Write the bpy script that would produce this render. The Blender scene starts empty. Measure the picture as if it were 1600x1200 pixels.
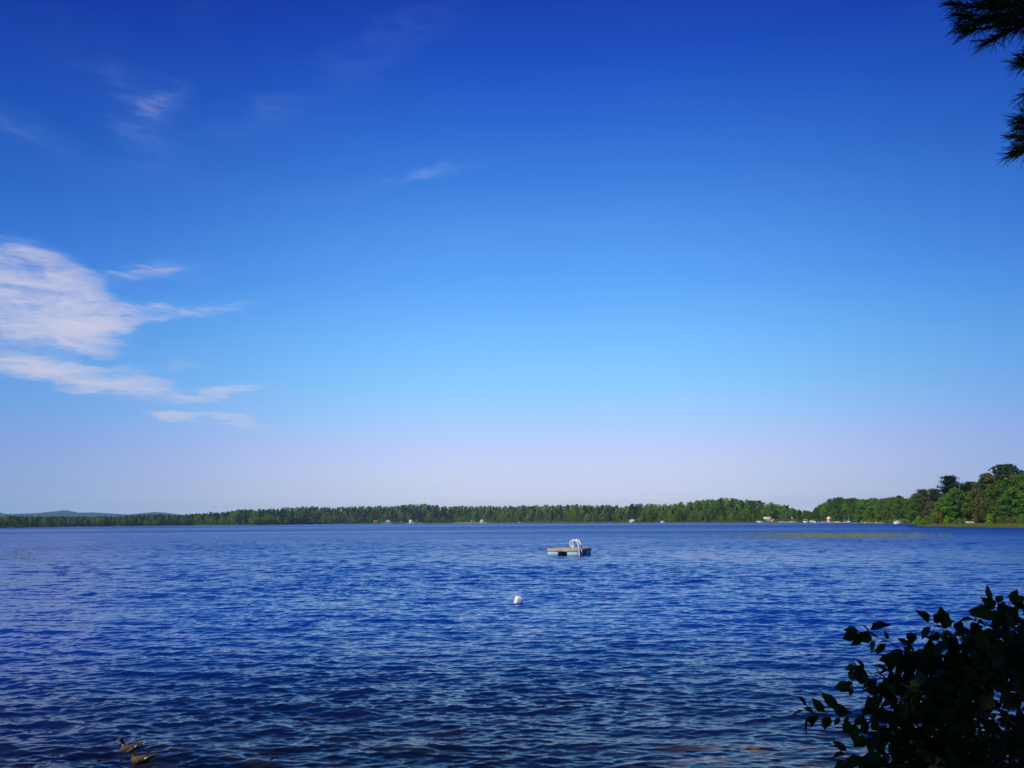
import bpy, math, random
import numpy as np
from mathutils import Vector, Matrix

# ------------------------------------------------------------------ camera, light, exposure
SC = bpy.context.scene
COL = SC.collection
R = math.radians
EYE = np.array([0.0, 0.0, 3.0])
FPX = 1200.0                       # focal length in pixels of the 1600 px wide picture
PITCH = math.atan(214.0 / FPX)
ROLL = math.atan(0.0075)
fwd = np.array([0, math.cos(PITCH), math.sin(PITCH)])
rt0 = np.array([1.0, 0, 0]); up0 = np.cross(rt0, fwd)
rgt = rt0 * math.cos(ROLL) - up0 * math.sin(ROLL)
upv = up0 * math.cos(ROLL) + rt0 * math.sin(ROLL)

cam_d = bpy.data.cameras.new('camera')
cam = bpy.data.objects.new('camera', cam_d); COL.objects.link(cam)
cam_d.sensor_fit = 'HORIZONTAL'
cam_d.angle = 2 * math.atan(800 / FPX)
cam_d.clip_start = 0.1; cam_d.clip_end = 40000
cam.matrix_world = Matrix(((rgt[0], upv[0], -fwd[0], EYE[0]), (rgt[1], upv[1], -fwd[1], EYE[1]),
                           (rgt[2], upv[2], -fwd[2], EYE[2]), (0, 0, 0, 1)))
SC.camera = cam

SUN_EL, SUN_AZ = 40.0, -128.0      # azimuth clockwise from the view direction (+Y)
sdir = np.array([math.sin(R(SUN_AZ)) * math.cos(R(SUN_EL)), math.cos(R(SUN_AZ)) * math.cos(R(SUN_EL)), math.sin(R(SUN_EL))])
sun_d = bpy.data.lights.new('sun', 'SUN'); sun_d.energy = 4.4; sun_d.angle = R(0.5); sun_d.color = (1.0, 0.93, 0.80)
sun = bpy.data.objects.new('sun', sun_d); COL.objects.link(sun)
sun.rotation_euler = Vector(sdir).to_track_quat('Z', 'Y').to_euler()
sun.location = (-60, -60, 80)

SC.view_settings.view_transform = 'Standard'; SC.view_settings.look = 'None'
SC.view_settings.exposure = 0.0; SC.view_settings.gamma = 1.0
SC.render.engine = 'CYCLES'
SC.cycles.max_bounces = 6; SC.cycles.transparent_max_bounces = 12
SC.cycles.diffuse_bounces = 2; SC.cycles.glossy_bounces = 3; SC.cycles.volume_bounces = 0
SC.cycles.caustics_reflective = False; SC.cycles.caustics_refractive = False

def lin(c):
    return tuple(((v / 255) / 12.92 if v / 255 <= 0.04045 else ((v / 255 + 0.055) / 1.055) ** 2.4) for v in c)

def pixdir(x, y):
    d = fwd * FPX + rgt * (x - 800) + upv * (600 - y)
    return d / np.linalg.norm(d)

def gpt(x, y, z=0.0):              # where the line of sight of a point of the picture meets the height z
    d = pixdir(x, y)
    return EYE + d * ((z - EYE[2]) / d[2])

def ppt(x, y, dist):
    return EYE + pixdir(x, y) * dist

def azel(x, y):
    d = pixdir(x, y)
    return math.atan2(d[0], d[1]), math.asin(d[2])

# ---- world: sky texture graded to the deep blue of the photograph, with thin cirrus
W = bpy.data.worlds.new('World'); SC.world = W; W.use_nodes = True
nt = W.node_tree; nt.nodes.clear()
def N(tree, typ, **kw):
    n = tree.nodes.new(typ)
    for k, v in kw.items(): setattr(n, k, v)
    return n
def math_node(tree, op, a, b=None, clamp=False):
    n = N(tree, 'ShaderNodeMath', operation=op, use_clamp=clamp)
    for i, v in enumerate((a, b)):
        if v is None: continue
        if isinstance(v, (int, float)): n.inputs[i].default_value = v
        else: tree.links.new(v, n.inputs[i])
    return n.outputs[0]
def maprange(tree, v, a, b, c, d, smooth=True):
    n = N(tree, 'ShaderNodeMapRange', interpolation_type='SMOOTHSTEP' if smooth else 'LINEAR')
    tree.links.new(v, n.inputs[0])
    for i, q in zip((1, 2, 3, 4), (a, b, c, d)): n.inputs[i].default_value = q
    return n.outputs[0]
def mixcol(tree, f, a, b, mode='MIX'):
    n = N(tree, 'ShaderNodeMix', data_type='RGBA', blend_type=mode)
    for s, v in ((n.inputs[0], f), (n.inputs[6], a), (n.inputs[7], b)):
        if isinstance(v, (int, float)): s.default_value = v
        elif isinstance(v, tuple): s.default_value = (v + (1,))[:4]
        else: tree.links.new(v, s)
    return n.outputs[2]

out = N(nt, 'ShaderNodeOutputWorld'); bg = N(nt, 'ShaderNodeBackground'); bg.inputs[1].default_value = 0.1
nt.links.new(bg.outputs[0], out.inputs[0])
sky = N(nt, 'ShaderNodeTexSky', sky_type='NISHITA'); sky.sun_disc = False
sky.sun_elevation = R(SUN_EL); sky.sun_rotation = R(SUN_AZ % 360)
tc = N(nt, 'ShaderNodeTexCoord'); sp = N(nt, 'ShaderNodeSeparateXYZ'); nt.links.new(tc.outputs['Generated'], sp.inputs[0])
az_o = math_node(nt, 'ARCTAN2', sp.outputs[0], sp.outputs[1]); el_o = math_node(nt, 'ARCSINE', sp.outputs[2])
ramp = N(nt, 'ShaderNodeValToRGB'); nt.links.new(math_node(nt, 'DIVIDE', el_o, math.pi / 2, clamp=True), ramp.inputs[0])
SKYR = [(0.0, (0.8436, 0.8141, 0.867)), (1.2, (0.7086, 0.7144, 0.8145)), (2.4, (0.5847, 0.6209, 0.7748)), (5.0, (0.464, 0.5491, 0.823)), (7.4, (0.3199, 0.5296, 0.8448)), (10.0, (0.2146, 0.4977, 0.8365)), (13.5, (0.1438, 0.4166, 0.8353)), (17.0, (0.0926, 0.3178, 0.7679)), (20.5, (0.0628, 0.2469, 0.688)), (25.0, (0.0315, 0.1613, 0.5753)), (29.0, (0.014, 0.1001, 0.4918)), (33.0, (0.0049, 0.056, 0.4072)), (37.0, (0.0021, 0.0319, 0.3162)), (48.0, (0.0016, 0.02, 0.218)), (90.0, (0.0014, 0.0138, 0.1542))]
els = ramp.color_ramp.elements
while len(els) < len(SKYR): els.new(0.5)
for e, (d, c) in zip(els, SKYR): e.position = d / 90; e.color = c + (1,)
graded = mixcol(nt, 1.0, ramp.outputs[0], (13.0, 13.0, 13.0), 'MULTIPLY')
skyc = mixcol(nt, 0.96, sky.outputs[0], graded)
# the sky deepens away from the middle of the view, more so high up
side = maprange(nt, math_node(nt, 'ABSOLUTE', math_node(nt, 'SUBTRACT', az_o, R(3))), R(4), R(43), 0.0, 1.0)
side = math_node(nt, 'MULTIPLY', side, maprange(nt, el_o, R(6), R(26), 0.78, 1.0))
skyc = mixcol(nt, side, skyc, mixcol(nt, 1.0, skyc, (0.22, 0.40, 0.65), 'MULTIPLY'))
# cirrus: soft streaks of known bearing, height and tilt, broken up by noise
uv = N(nt, 'ShaderNodeCombineXYZ'); nt.links.new(az_o, uv.inputs[0]); nt.links.new(el_o, uv.inputs[1])
mp = N(nt, 'ShaderNodeMapping'); nt.links.new(uv.outputs[0], mp.inputs[0]); mp.inputs['Scale'].default_value = (7, 26, 1); mp.inputs['Rotation'].default_value = (0, 0, R(-6))
nz = N(nt, 'ShaderNodeTexNoise'); nz.inputs['Scale'].default_value = 1.4; nz.inputs['Detail'].default_value = 6; nz.inputs['Roughness'].default_value = 0.6
nt.links.new(mp.outputs[0], nz.inputs[0])
off = N(nt, 'ShaderNodeVectorMath', operation='SUBTRACT'); nt.links.new(nz.outputs['Color'], off.inputs[0]); off.inputs[1].default_value = (0.5, 0.5, 0.5)
offs = N(nt, 'ShaderNodeVectorMath', operation='MULTIPLY'); nt.links.new(off.outputs[0], offs.inputs[0]); offs.inputs[1].default_value = (0.13, 0.042, 0)
wuv = N(nt, 'ShaderNodeVectorMath', operation='ADD'); nt.links.new(uv.outputs[0], wuv.inputs[0]); nt.links.new(offs.outputs[0], wuv.inputs[1])
CL = [  # x, y, half length, half height, tilt (down to the right), strength
    (30, 432, 95, 50, 8, .95), (95, 448, 85, 42, 25, .8), (10, 488, 130, 52, 0, 1.0), (105, 478, 95, 44, 15, .85), (80, 515, 120, 30, 6, .95), (150, 517, 60, 20, -20, .6),
    (130, 542, 45, 13, 0, .5), (200, 495, 90, 18, -12, .65), (275, 486, 110, 10, -3, .38), (355, 477, 90, 7, -6, .16),
    (215, 433, 90, 13, -9, .26), (270, 424, 70, 20, -2, .16), (20, 400, 80, 25, 0, .35),
    (30, 566, 110, 25, 6, 1.0), (115, 590, 100, 20, 10, .95), (205, 606, 95, 20, 9, .85), (290, 621, 120, 9, -2, .6), (375, 612, 80, 8, -8, .32),
    (145, 572, 90, 12, 2, .45), (270, 578, 100, 9, -8, .2), (210, 552, 120, 7, 0, .16),
    (272, 655, 40, 12, 3, .7), (330, 656, 70, 9, 0, .5), (388, 663, 60, 8, 8, .36),
    (258, 160, 46, 26, -35, .11), (225, 145, 80, 30, 20, .08), (225, 205, 80, 48, 40, .08), (30, 195, 100, 26, 28, .08), (150, 90, 160, 70, 15, .012),
    (540, 115, 290, 40, -35, .045), (440, 175, 90, 24, -30, .025), (690, 269, 85, 9, -14, .13), (560, 300, 150, 10, -10, .035),
    (546, 438, 26, 10, 0, .08), (590, 584, 60, 5, -8, .08), (760, 370, 160, 16, -10, .04), (960, 345, 120, 8, -8, .04), (150, 260, 220, 40, 10, .02), (310, 30, 60, 40, 40, .012)]
acc = None
for (cx, cy, rx, ry, an, st) in CL:
    a0 = np.array(azel(cx, cy)); ca, sa = math.cos(R(an)), math.sin(R(an))
    a1 = np.array(azel(cx + rx * ca, cy + rx * sa)) - a0; a2 = np.array(azel(cx - ry * sa, cy + ry * ca)) - a0
    m = N(nt, 'ShaderNodeMapping', vector_type='TEXTURE'); nt.links.new(wuv.outputs[0], m.inputs[0])
    m.inputs['Location'].default_value = (a0[0], a0[1], 0)
    m.inputs['Rotation'].default_value = (0, 0, math.atan2(a1[1], a1[0]))
    m.inputs['Scale'].default_value = (max(np.linalg.norm(a1), 1e-4), max(np.linalg.norm(a2), 1e-4), 1)
    ln = N(nt, 'ShaderNodeVectorMath', operation='LENGTH'); nt.links.new(m.outputs[0], ln.inputs[0])
    b = maprange(nt, ln.outputs['Value'], 0.05, 1.38, st, 0.0)
    acc = b if acc is None else math_node(nt, 'ADD', acc, b)
acc = math_node(nt, 'MULTIPLY', acc, maprange(nt, nz.outputs['Fac'], 0.28, 0.68, 0.22, 1.15))
mp2 = N(nt, 'ShaderNodeMapping'); nt.links.new(wuv.outputs[0], mp2.inputs[0]); mp2.inputs['Scale'].default_value = (9, 60, 1); mp2.inputs['Rotation'].default_value = (0, 0, R(9))
nz2_ = N(nt, 'ShaderNodeTexNoise'); nz2_.inputs['Scale'].default_value = 1.6; nz2_.inputs['Detail'].default_value = 7; nz2_.inputs['Roughness'].default_value = .68; nz2_.inputs['Distortion'].default_value = .6
nt.links.new(mp2.outputs[0], nz2_.inputs[0])
acc = math_node(nt, 'MULTIPLY', acc, maprange(nt, nz2_.outputs['Fac'], .30, .68, .45, 1.45))
acc = math_node(nt, 'MULTIPLY', math_node(nt, 'SUBTRACT', 1.0, math_node(nt, 'EXPONENT', math_node(nt, 'MULTIPLY', acc, -1.2))), 0.92)
cloudc = tuple(10 * v for v in lin((214, 211, 228)))
thin = tuple(10 * v for v in lin((140, 184, 248)))      # thin veil takes the blue of the sky, thick cloud is pinkish white
skyc = mixcol(nt, acc, skyc, mixcol(nt, maprange(nt, acc, .04, .30, 0, 1), thin, cloudc))
nt.links.new(skyc, bg.inputs[0])

# ------------------------------------------------------------------ helpers
def tag(o, label=None, cat=None, group=None, kind=None):
    if label: o['label'] = label
    if cat: o['category'] = cat
    if group: o['group'] = group
    if kind: o['kind'] = kind
    return o
def empty(name, loc=(0, 0, 0), rz=0.0):
    o = bpy.data.objects.new(name, None); COL.objects.link(o); o.location = loc; o.rotation_euler = (0, 0, rz)
    o.empty_display_size = 0.3
    return o
def make_mesh(name, V, quads=None, tris=None, mats=(), qm=None, tm=None, smooth=False, attr=None):
    V = np.asarray(V, np.float32).reshape(-1, 3)
    q = np.zeros((0, 4), np.int32) if quads is None else np.asarray(quads, np.int32).reshape(-1, 4)
    t = np.zeros((0, 3), np.int32) if tris is None else np.asarray(tris, np.int32).reshape(-1, 3)
    me = bpy.data.meshes.new(name)
    me.vertices.add(len(V)); me.vertices.foreach_set('co', V.ravel())
    me.loops.add(q.size + t.size); me.loops.foreach_set('vertex_index', np.concatenate([q.ravel(), t.ravel()]))
    me.polygons.add(len(q) + len(t))
    me.polygons.foreach_set('loop_start', np.concatenate([np.arange(len(q)) * 4, q.size + np.arange(len(t)) * 3]).astype(np.int32))
    if qm is not None or tm is not None:
        mi = np.concatenate([np.zeros(len(q), np.int32) if qm is None else np.asarray(qm, np.int32), np.zeros(len(t), np.int32) if tm is None else np.asarray(tm, np.int32)])
        me.polygons.foreach_set('material_index', mi)
    for m in mats: me.materials.append(m)
    if smooth: me.polygons.foreach_set('use_smooth', np.ones(len(q) + len(t), bool))
    me.update(calc_edges=True)
    if attr is not None:
        a = me.attributes.new('tint', 'FLOAT', 'FACE'); a.data.foreach_set('value', np.asarray(attr, np.float32))
    return me
def obj(name, me, parent=None, loc=None):
    o = bpy.data.objects.new(name, me); COL.objects.link(o)
    if parent is not None: o.parent = parent
    if loc is not None: o.location = loc
    return o

class MB:
    """collects boxes, tubes and lofts, then becomes one mesh object"""
    def __init__(s): s.v = []; s.q = []; s.t = []; s.n = 0
    def add(s, V, q=None, t=None):
        V = np.asarray(V, float).reshape(-1, 3)
        if q is not None and len(q): s.q.append(np.asarray(q).reshape(-1, 4) + s.n)
        if t is not None and len(t): s.t.append(np.asarray(t).reshape(-1, 3) + s.n)
        s.v.append(V); s.n += len(V); return s
    def box(s, c, size, rz=0.0, bev=0.0, ax=None):
        x, y, z = [d / 2 for d in size]
        b = min(bev, x * .9, y * .9, z * .9)
        c_, s_ = math.cos(rz), math.sin(rz)
        M = np.array([[c_, -s_, 0], [s_, c_, 0], [0, 0, 1]]) if ax is None else np.array(ax).T
        if b <= 0:
            V = np.array([[i * x, j * y, k * z] for i in (-1, 1) for j in (-1, 1) for k in (-1, 1)])
            q = [(0, 1, 3, 2), (4, 6, 7, 5), (0, 4, 5, 1), (2, 3, 7, 6), (0, 2, 6, 4), (1, 5, 7, 3)]
            return s.add(V @ M.T + np.array(c), q)
        rings = []
        def ring(xx, yy, zz, cb):
            return [(-xx + cb, -yy, zz), (xx - cb, -yy, zz), (xx, -yy + cb, zz), (xx, yy - cb, zz), (xx - cb, yy, zz), (-xx + cb, yy, zz), (-xx, yy - cb, zz), (-xx, -yy + cb, zz)]
        rings = [ring(x - b, y - b, -z, b * .5), ring(x, y, -z + b, b), ring(x, y, z - b, b), ring(x - b, y - b, z, b * .5)]
        V = np.array(rings).reshape(-1, 3); q = []
        for r in range(3):
            for k in range(8): q.append((r * 8 + k, r * 8 + (k + 1) % 8, r * 8 + 8 + (k + 1) % 8, r * 8 + 8 + k))
        for base, fl in ((0, 1), (24, 0)):
            f = [(0, 1, 2, 3), (0, 3, 4, 7), (4, 5, 6, 7)]
            for g in f: q.append(tuple(base + i for i in (g[::-1] if fl else g)))
        return s.add(V @ M.T + np.array(c), q)
    def tube(s, pts, rad, n=8, cap=True):
        pts = np.asarray(pts, float); m = len(pts)
        rad = np.broadcast_to(np.asarray(rad, float), (m,))
        T = np.gradient(pts, axis=0); T /= np.maximum(np.linalg.norm(T, axis=1, keepdims=True), 1e-9)
        ref = np.array([0, 0, 1.0]) if abs(T[0][2]) < .9 else np.array([1.0, 0, 0])
        u = np.cross(T[0], ref); u /= np.linalg.norm(u)
        V = []
        for i in range(m):
            u = u - T[i] * np.dot(u, T[i]); u /= max(np.linalg.norm(u), 1e-9); w = np.cross(T[i], u)
            a = np.arange(n) * 2 * math.pi / n
            V.append(pts[i] + rad[i] * (np.cos(a)[:, None] * u + np.sin(a)[:, None] * w))
        V = np.concatenate(V); q = [(i * n + k, i * n + (k + 1) % n, (i + 1) * n + (k + 1) % n, (i + 1) * n + k) for i in range(m - 1) for k in range(n)]
        t = []
        if cap:
            V = np.concatenate([V, pts[:1], pts[-1:]])
            t = [(k + 0, m * n, (k + 1) % n) for k in range(n)] + [((m - 1) * n + k, (m - 1) * n + (k + 1) % n, m * n + 1) for k in range(n)]
        return s.add(V, q, t)
    def ell(s, c, r, nu=12, nv=8, M=None):
        V = []; 
        for j in range(nv + 1):
            ph = -math.pi / 2 + math.pi * j / nv
            for i in range(nu):
                th = 2 * math.pi * i / nu
                V.append((math.cos(ph) * math.cos(th), math.cos(ph) * math.sin(th), math.sin(ph)))
        V = np.array(V) * np.array(r)
        if M is not None: V = V @ np.array(M).T
        q = [(j * nu + i, j * nu + (i + 1) % nu, (j + 1) * nu + (i + 1) % nu, (j + 1) * nu + i) for j in range(nv) for i in range(nu)]
        return s.add(V + np.array(c), q)
    def mesh(s, name, mat, smooth=False):
        V = np.concatenate(s.v) if s.v else np.zeros((0, 3))
        return make_mesh(name, V, np.concatenate(s.q) if s.q else None, np.concatenate(s.t) if s.t else None, [mat], smooth=smooth)
    def build(s, name, mat, parent=None, smooth=False, loc=None):
        return obj(name, s.mesh(name, mat, smooth), parent, loc)

# ------------------------------------------------------------------ materials
def pmat(name, col, rough=0.6, spec=0.3, noise=None, bump=None, metal=0.0):
    """principled; noise = (scale, colour2, stretch) mixes a second real colour in blotches"""
    m = bpy.data.materials.new(name); m.use_nodes = True; t = m.node_tree; p = t.nodes['Principled BSDF']
    p.inputs['Roughness'].default_value = rough; p.inputs['Specular IOR Level'].default_value = spec; p.inputs['Metallic'].default_value = metal
    p.inputs['Base Color'].default_value = tuple(col) + (1,)
    if noise or bump:
        c = N(t, 'ShaderNodeTexCoord'); mpg = N(t, 'ShaderNodeMapping'); t.links.new(c.outputs['Object'], mpg.inputs[0])
        nn = N(t, 'ShaderNodeTexNoise'); nn.inputs['Detail'].default_value = 5; nn.inputs['Roughness'].default_value = .65
        t.links.new(mpg.outputs[0], nn.inputs[0])
        sc, c2, st = noise if noise else (bump[0], col, (1, 1, 1))
        mpg.inputs['Scale'].default_value = st; nn.inputs['Scale'].default_value = sc
        t.links.new(mixcol(t, maprange(t, nn.outputs['Fac'], .35, .65, 0, 1), tuple(col), tuple(c2)), p.inputs['Base Color'])
        if bump:
            b = N(t, 'ShaderNodeBump'); b.inputs['Distance'].default_value = bump[1]; t.links.new(nn.outputs['Fac'], b.inputs['Height']); t.links.new(b.outputs[0], p.inputs['Normal'])
    return m

def leafmat(name, dark, light, trans=0.3, spread=0.6):
    m = bpy.data.materials.new(name); m.use_nodes = True; t = m.node_tree; p = t.nodes['Principled BSDF']; o = t.nodes['Material Output']
    a = N(t, 'ShaderNodeAttribute', attribute_name='tint'); oi = N(t, 'ShaderNodeObjectInfo')
    v = math_node(t, 'ADD', a.outputs['Fac'], math_node(t, 'MULTIPLY', math_node(t, 'SUBTRACT', oi.outputs['Random'], .5), spread), clamp=True)
    c = mixcol(t, v, tuple(dark), tuple(light))
    t.links.new(c, p.inputs['Base Color']); p.inputs['Roughness'].default_value = .55; p.inputs['Specular IOR Level'].default_value = .22
    tr = N(t, 'ShaderNodeBsdfTranslucent'); t.links.new(mixcol(t, 1.0, c, (1.25, 1.2, .5), 'MULTIPLY'), tr.inputs[0])
    mx = N(t, 'ShaderNodeMixShader'); mx.inputs[0].default_value = trans
    t.links.new(p.outputs[0], mx.inputs[1]); t.links.new(tr.outputs[0], mx.inputs[2]); t.links.new(mx.outputs[0], o.inputs[0])
    return m

M_LEAF = leafmat('broadleaf_foliage', (.034, .098, .010), (.180, .285, .024))
M_BRIGHT = leafmat('maple_foliage', (.055, .165, .012), (.195, .360, .024))
M_OLIVE = leafmat('olive_foliage', (.058, .084, .016), (.180, .190, .040))
M_GREY = leafmat('pine_grey_foliage', (.055, .095, .040), (.150, .185, .085), .15)
M_PINE = leafmat('pine_foliage', (.012, .030, .010), (.045, .075, .022), .12)
M_NEED = leafmat('pine_needles', (.030, .055, .012), (.120, .130, .025), .2)
M_SHRUB = leafmat('shrub_leaves', (.020, .045, .010), (.055, .090, .014), .25, 0)
M_BARK = pmat('bark', (.10, .075, .055), .9, .1, (6, (.19, .16, .13), (1, 1, .25)), (6, .02))
M_PALEBARK = pmat('birch_bark', (.45, .42, .38), .8, .1, (9, (.2, .18, .15), (1, 1, 2)))
M_TWIG = pmat('twig_bark', (.06, .04, .025), .8, .15, (20, (.10, .07, .05), (1, 1, 1)))
M_WHITE = pmat('white_paint', (.80, .80, .78), .4, .4, (3, (.70, .70, .67), (1, 1, 1)))
M_WHITEP = pmat('white_plastic', (.82, .82, .80), .45, .4, (14, (.74, .73, .68), (1, 1, 1)))
M_WOOD = pmat('weathered_deck_wood', (.33, .24, .17), .85, .15, (5, (.42, .33, .25), (.6, 9, 6)), (5, .006))
M_TAN = pmat('weathered_board', (.48, .37, .24), .8, .2, (4, (.36, .27, .18), (.7, .7, 9)), (4, .006))
M_FOAM = pmat('blue_foam', (.23, .52, .66), .7, .2, (3.0, (.30, .58, .66), (1, 1, 1)), (18, .01))
ft = M_FOAM.node_tree; fp = ft.nodes['Principled BSDF']; fl = fp.inputs['Base Color'].links[0].from_socket
fg = N(ft, 'ShaderNodeNewGeometry'); fs = N(ft, 'ShaderNodeSeparateXYZ'); ft.links.new(fg.outputs['Position'], fs.inputs[0])
fn = N(ft, 'ShaderNodeTexNoise'); fn.inputs['Scale'].default_value = 5; ft.links.new(fg.outputs['Position'], fn.inputs[0])
ft.links.new(mixcol(ft, maprange(ft, math_node(ft, 'ADD', fs.outputs[2], math_node(ft, 'MULTIPLY', fn.outputs['Fac'], .16)), .10, .19, .85, 0), fl, (.22, .24, .13)), fp.inputs['Base Color'])
M_DARK = pmat('dark_timber', (.03, .026, .022), .9, .1, (6, (.05, .04, .03), (1, 1, 1)))
M_SAND = pmat('beach_sand', (.50, .41, .30), .95, .1, (.15, (.36, .30, .23), (1, 1, 1)))
M_CREAM = pmat('cream_siding', (.62, .57, .45), .7, .2, (.5, (.54, .49, .38), (1, 1, 8)))
M_BROWNW = pmat('brown_siding', (.20, .10, .055), .8, .2, (.6, (.26, .14, .08), (1, 1, 6)))
M_ORANGE = pmat('cedar_siding', (.62, .33, .12), .75, .2, (.6, (.52, .27, .10), (1, 1, 6)))
M_ROOF = pmat('grey_shingles', (.20, .19, .18), .9, .1, (1.5, (.27, .26, .25), (1, 1, 1)))
M_PALEROOF = pmat('pale_metal_roof', (.55, .60, .55), .5, .4, (.5, (.48, .54, .50), (5, 1, 1)))
M_GLASS = pmat('dark_window_glass', (.02, .025, .03), .08, .5)
M_NAVY = pmat('navy_canvas', (.015, .045, .15), .8, .2, (1, (.02, .06, .19), (1, 1, 1)))
M_TANC = pmat('tan_canvas', (.45, .36, .24), .85, .1, (1, (.38, .30, .20), (1, 1, 1)))
M_ALU = pmat('dull_aluminium', (.55, .56, .57), .35, .5, (3, (.48, .49, .50), (1, 1, 1)), None, .7)
M_RED = pmat('red_hull', (.50, .10, .05), .45, .4, (1, (.42, .09, .05), (1, 1, 1)))
M_STONE = pmat('lake_stone', (.26, .12, .035), .7, .3, (9, (.22, .13, .06), (1, 1, 1)), (9, .02))

# ------------------------------------------------------------------ the lie of the land
SHORE = [(-250, 827.5), (0, 825), (60, 823.8), (100, 823), (200, 822), (300, 821), (400, 820.3), (500, 819), (600, 818.2), (700, 817.4), (800, 817), (900, 816.9), (1000, 816.8), (1100, 816.7),
         (1200, 816.4), (1250, 816.6), (1300, 817), (1350, 817.6), (1400, 818.4), (1424, 819.0), (1433, 822.5), (1500, 823.5), (1600, 824.3), (1750, 826.5)]
sh_az, sh_D = [], []
for x, y in SHORE:
    p = gpt(x, y); sh_az.append(math.atan2(p[0], p[1])); sh_D.append(math.hypot(p[0], p[1]))
sh_az = np.array(sh_az); sh_lD = np.log(np.array(sh_D))
def Dshore(az): return np.exp(np.interp(az, sh_az, sh_lD))
TOPS = [(-250, 806), (0, 805.5), (20, 806), (75, 807), (170, 807), (230, 804), (280, 805), (300, 802.5), (340, 800.5), (365, 796.5), (400, 796), (430, 794), (480, 791), (520, 792.5), (550, 791.5), (580, 790.5),
        (620, 790.5), (650, 786.5), (680, 788.5), (700, 791), (750, 790.5), (800, 790.5), (860, 788.5), (950, 788.5), (970, 791), (1000, 787.5), (1050, 786.5), (1080, 782.5), (1110, 778.5), (1140, 778), (1160, 780), (1200, 785),
        (1220, 788), (1240, 793.5), (1246, 796.5), (1258, 796.5), (1272, 799), (1276, 790), (1284, 786), (1310, 775.5), (1330, 778), (1350, 779), (1376, 778), (1400, 774), (1420, 779), (1428, 776), (1433, 764), (1450, 760), (1480, 756), (1510, 756),
        (1545, 748), (1560, 744), (1600, 740), (1750, 735)]
tp_az = np.array([azel(x, y)[0] for x, y in TOPS]); tp_t = np.array([math.tan(azel(x, y)[1]) for x, y in TOPS])
def topslope(az): return np.interp(az, tp_az, tp_t)
def yb(x): return 6.6 + 0.5 * np.sin(x * .35 + 1) + 0.25 * np.sin(x * 1.1) - 0.0015 * x * x * (np.abs(x) < 60)
def nz2(x, y, sc, seed=0):
    r = np.random.RandomState(seed); o = 0
    for k in range(5):
        a = r.rand() * 6.28; f = sc * (1.0 + .7 * k); o = o + np.sin((x * math.cos(a) + y * math.sin(a)) * f + r.rand() * 6.28) / (1 + .5 * k)
    return o / 3
def ground_z(x, y):
    x = np.asarray(x, float); y = np.asarray(y, float)
    az = np.arctan2(x, y); r = np.hypot(x, y); D = Dshore(az)
    s1 = y - yb(x); s2 = D - r; s = np.minimum(s1, s2)
    s1n = s1 + nz2(x, y, .9, 3) * .3
    dep_near = np.minimum(.085 * np.maximum(s1n, 0) + .0, 3.5)
    dep_far = np.minimum(.10 * np.maximum(s2, 0), 3.5)
    bed = -np.minimum(dep_near, dep_far) - .03
    # sandy shoal off the near bank on the right, lifts the painted sunlit patch
    bed = np.minimum(bed + .30 * np.exp(-(((x - 3.7) / 1.7) ** 2 + ((y - 11.4) / 1.3) ** 2)), np.maximum(bed, -.08))
    near_l = .23 * np.maximum(-s1, 0); near_l = np.where(near_l > 1.4, 1.4 + .12 * (near_l - 1.4), near_l); near_l = np.minimum(near_l, 6)
    q = np.maximum(-s2, 0)
    G = np.clip(topslope(az) * (D + 110) + 3 - 19, 1.6, 40)
    far_l = 1.1 * (1 - np.exp(-q / 4.0)) + (G - 1.1) * np.clip((q - 6) / 105, 0, 1) ** 1.2 * np.where(q > 260, np.maximum(0.15, 1 - (q - 260) / 900), 1)
    land = np.where(s1 < s2, near_l, far_l) + .03 * nz2(x, y, .7, 5) * (np.minimum(-s, 3) / 3)
    return np.where(s > 0, bed, land)

def polar_sheet(az, rr):           # az (n,), rr (m,n) radii
    m, n = rr.shape
    X = rr * np.sin(az)[None]; Y = rr * np.cos(az)[None]
    i = np.arange(m - 1)[:, None] * n + np.arange(n - 1)[None]
    q = np.stack([i, i + 1, i + n + 1, i + n], -1).reshape(-1, 4)
    return X, Y, q

# ground: one sheet, lake bed and land, out to the horizon
az = np.concatenate([np.linspace(-math.pi, -R(42), 80)[:-1], np.linspace(-R(42), R(42), 420), np.linspace(R(42), math.pi, 80)[1:]])
D = Dshore(az)
inner = np.geomspace(.4, 60, 190)[:, None] * np.ones_like(az)
ts = np.linspace(0, 1, 40)[1:]
mid = 60 * (np.maximum(D - 40, 61) / 60)[None] ** ts[:, None]
band = (np.maximum(D - 40, 61))[None] + np.linspace(0, 190, 120)[1:, None]
outr = band[-1][None] * (9300 / band[-1][None]) ** np.linspace(0, 1, 40)[1:, None]
rr = np.concatenate([inner, mid, band, outr])
X, Y, q = polar_sheet(az, rr)
Z = ground_z(X, Y)
mg = bpy.data.materials.new('ground_soil_grass_sand'); mg.use_nodes = True; t = mg.node_tree; p = t.nodes['Principled BSDF']
p.inputs['Roughness'].default_value = .95; p.inputs['Specular IOR Level'].default_value = .1
g = N(t, 'ShaderNodeNewGeometry'); sx = N(t, 'ShaderNodeSeparateXYZ'); t.links.new(g.outputs['Position'], sx.inputs[0])
n1 = N(t, 'ShaderNodeTexNoise'); n1.inputs['Scale'].default_value = .9; n1.inputs['Detail'].default_value = 6; t.links.new(g.outputs['Position'], n1.inputs[0])
n2 = N(t, 'ShaderNodeTexNoise'); n2.inputs['Scale'].default_value = .09; n2.inputs['Detail'].default_value = 5; t.links.new(g.outputs['Position'], n2.inputs[0])
n3 = N(t, 'ShaderNodeTexNoise'); n3.inputs['Scale'].default_value = 7; n3.inputs['Detail'].default_value = 4; t.links.new(g.outputs['Position'], n3.inputs[0])
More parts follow.
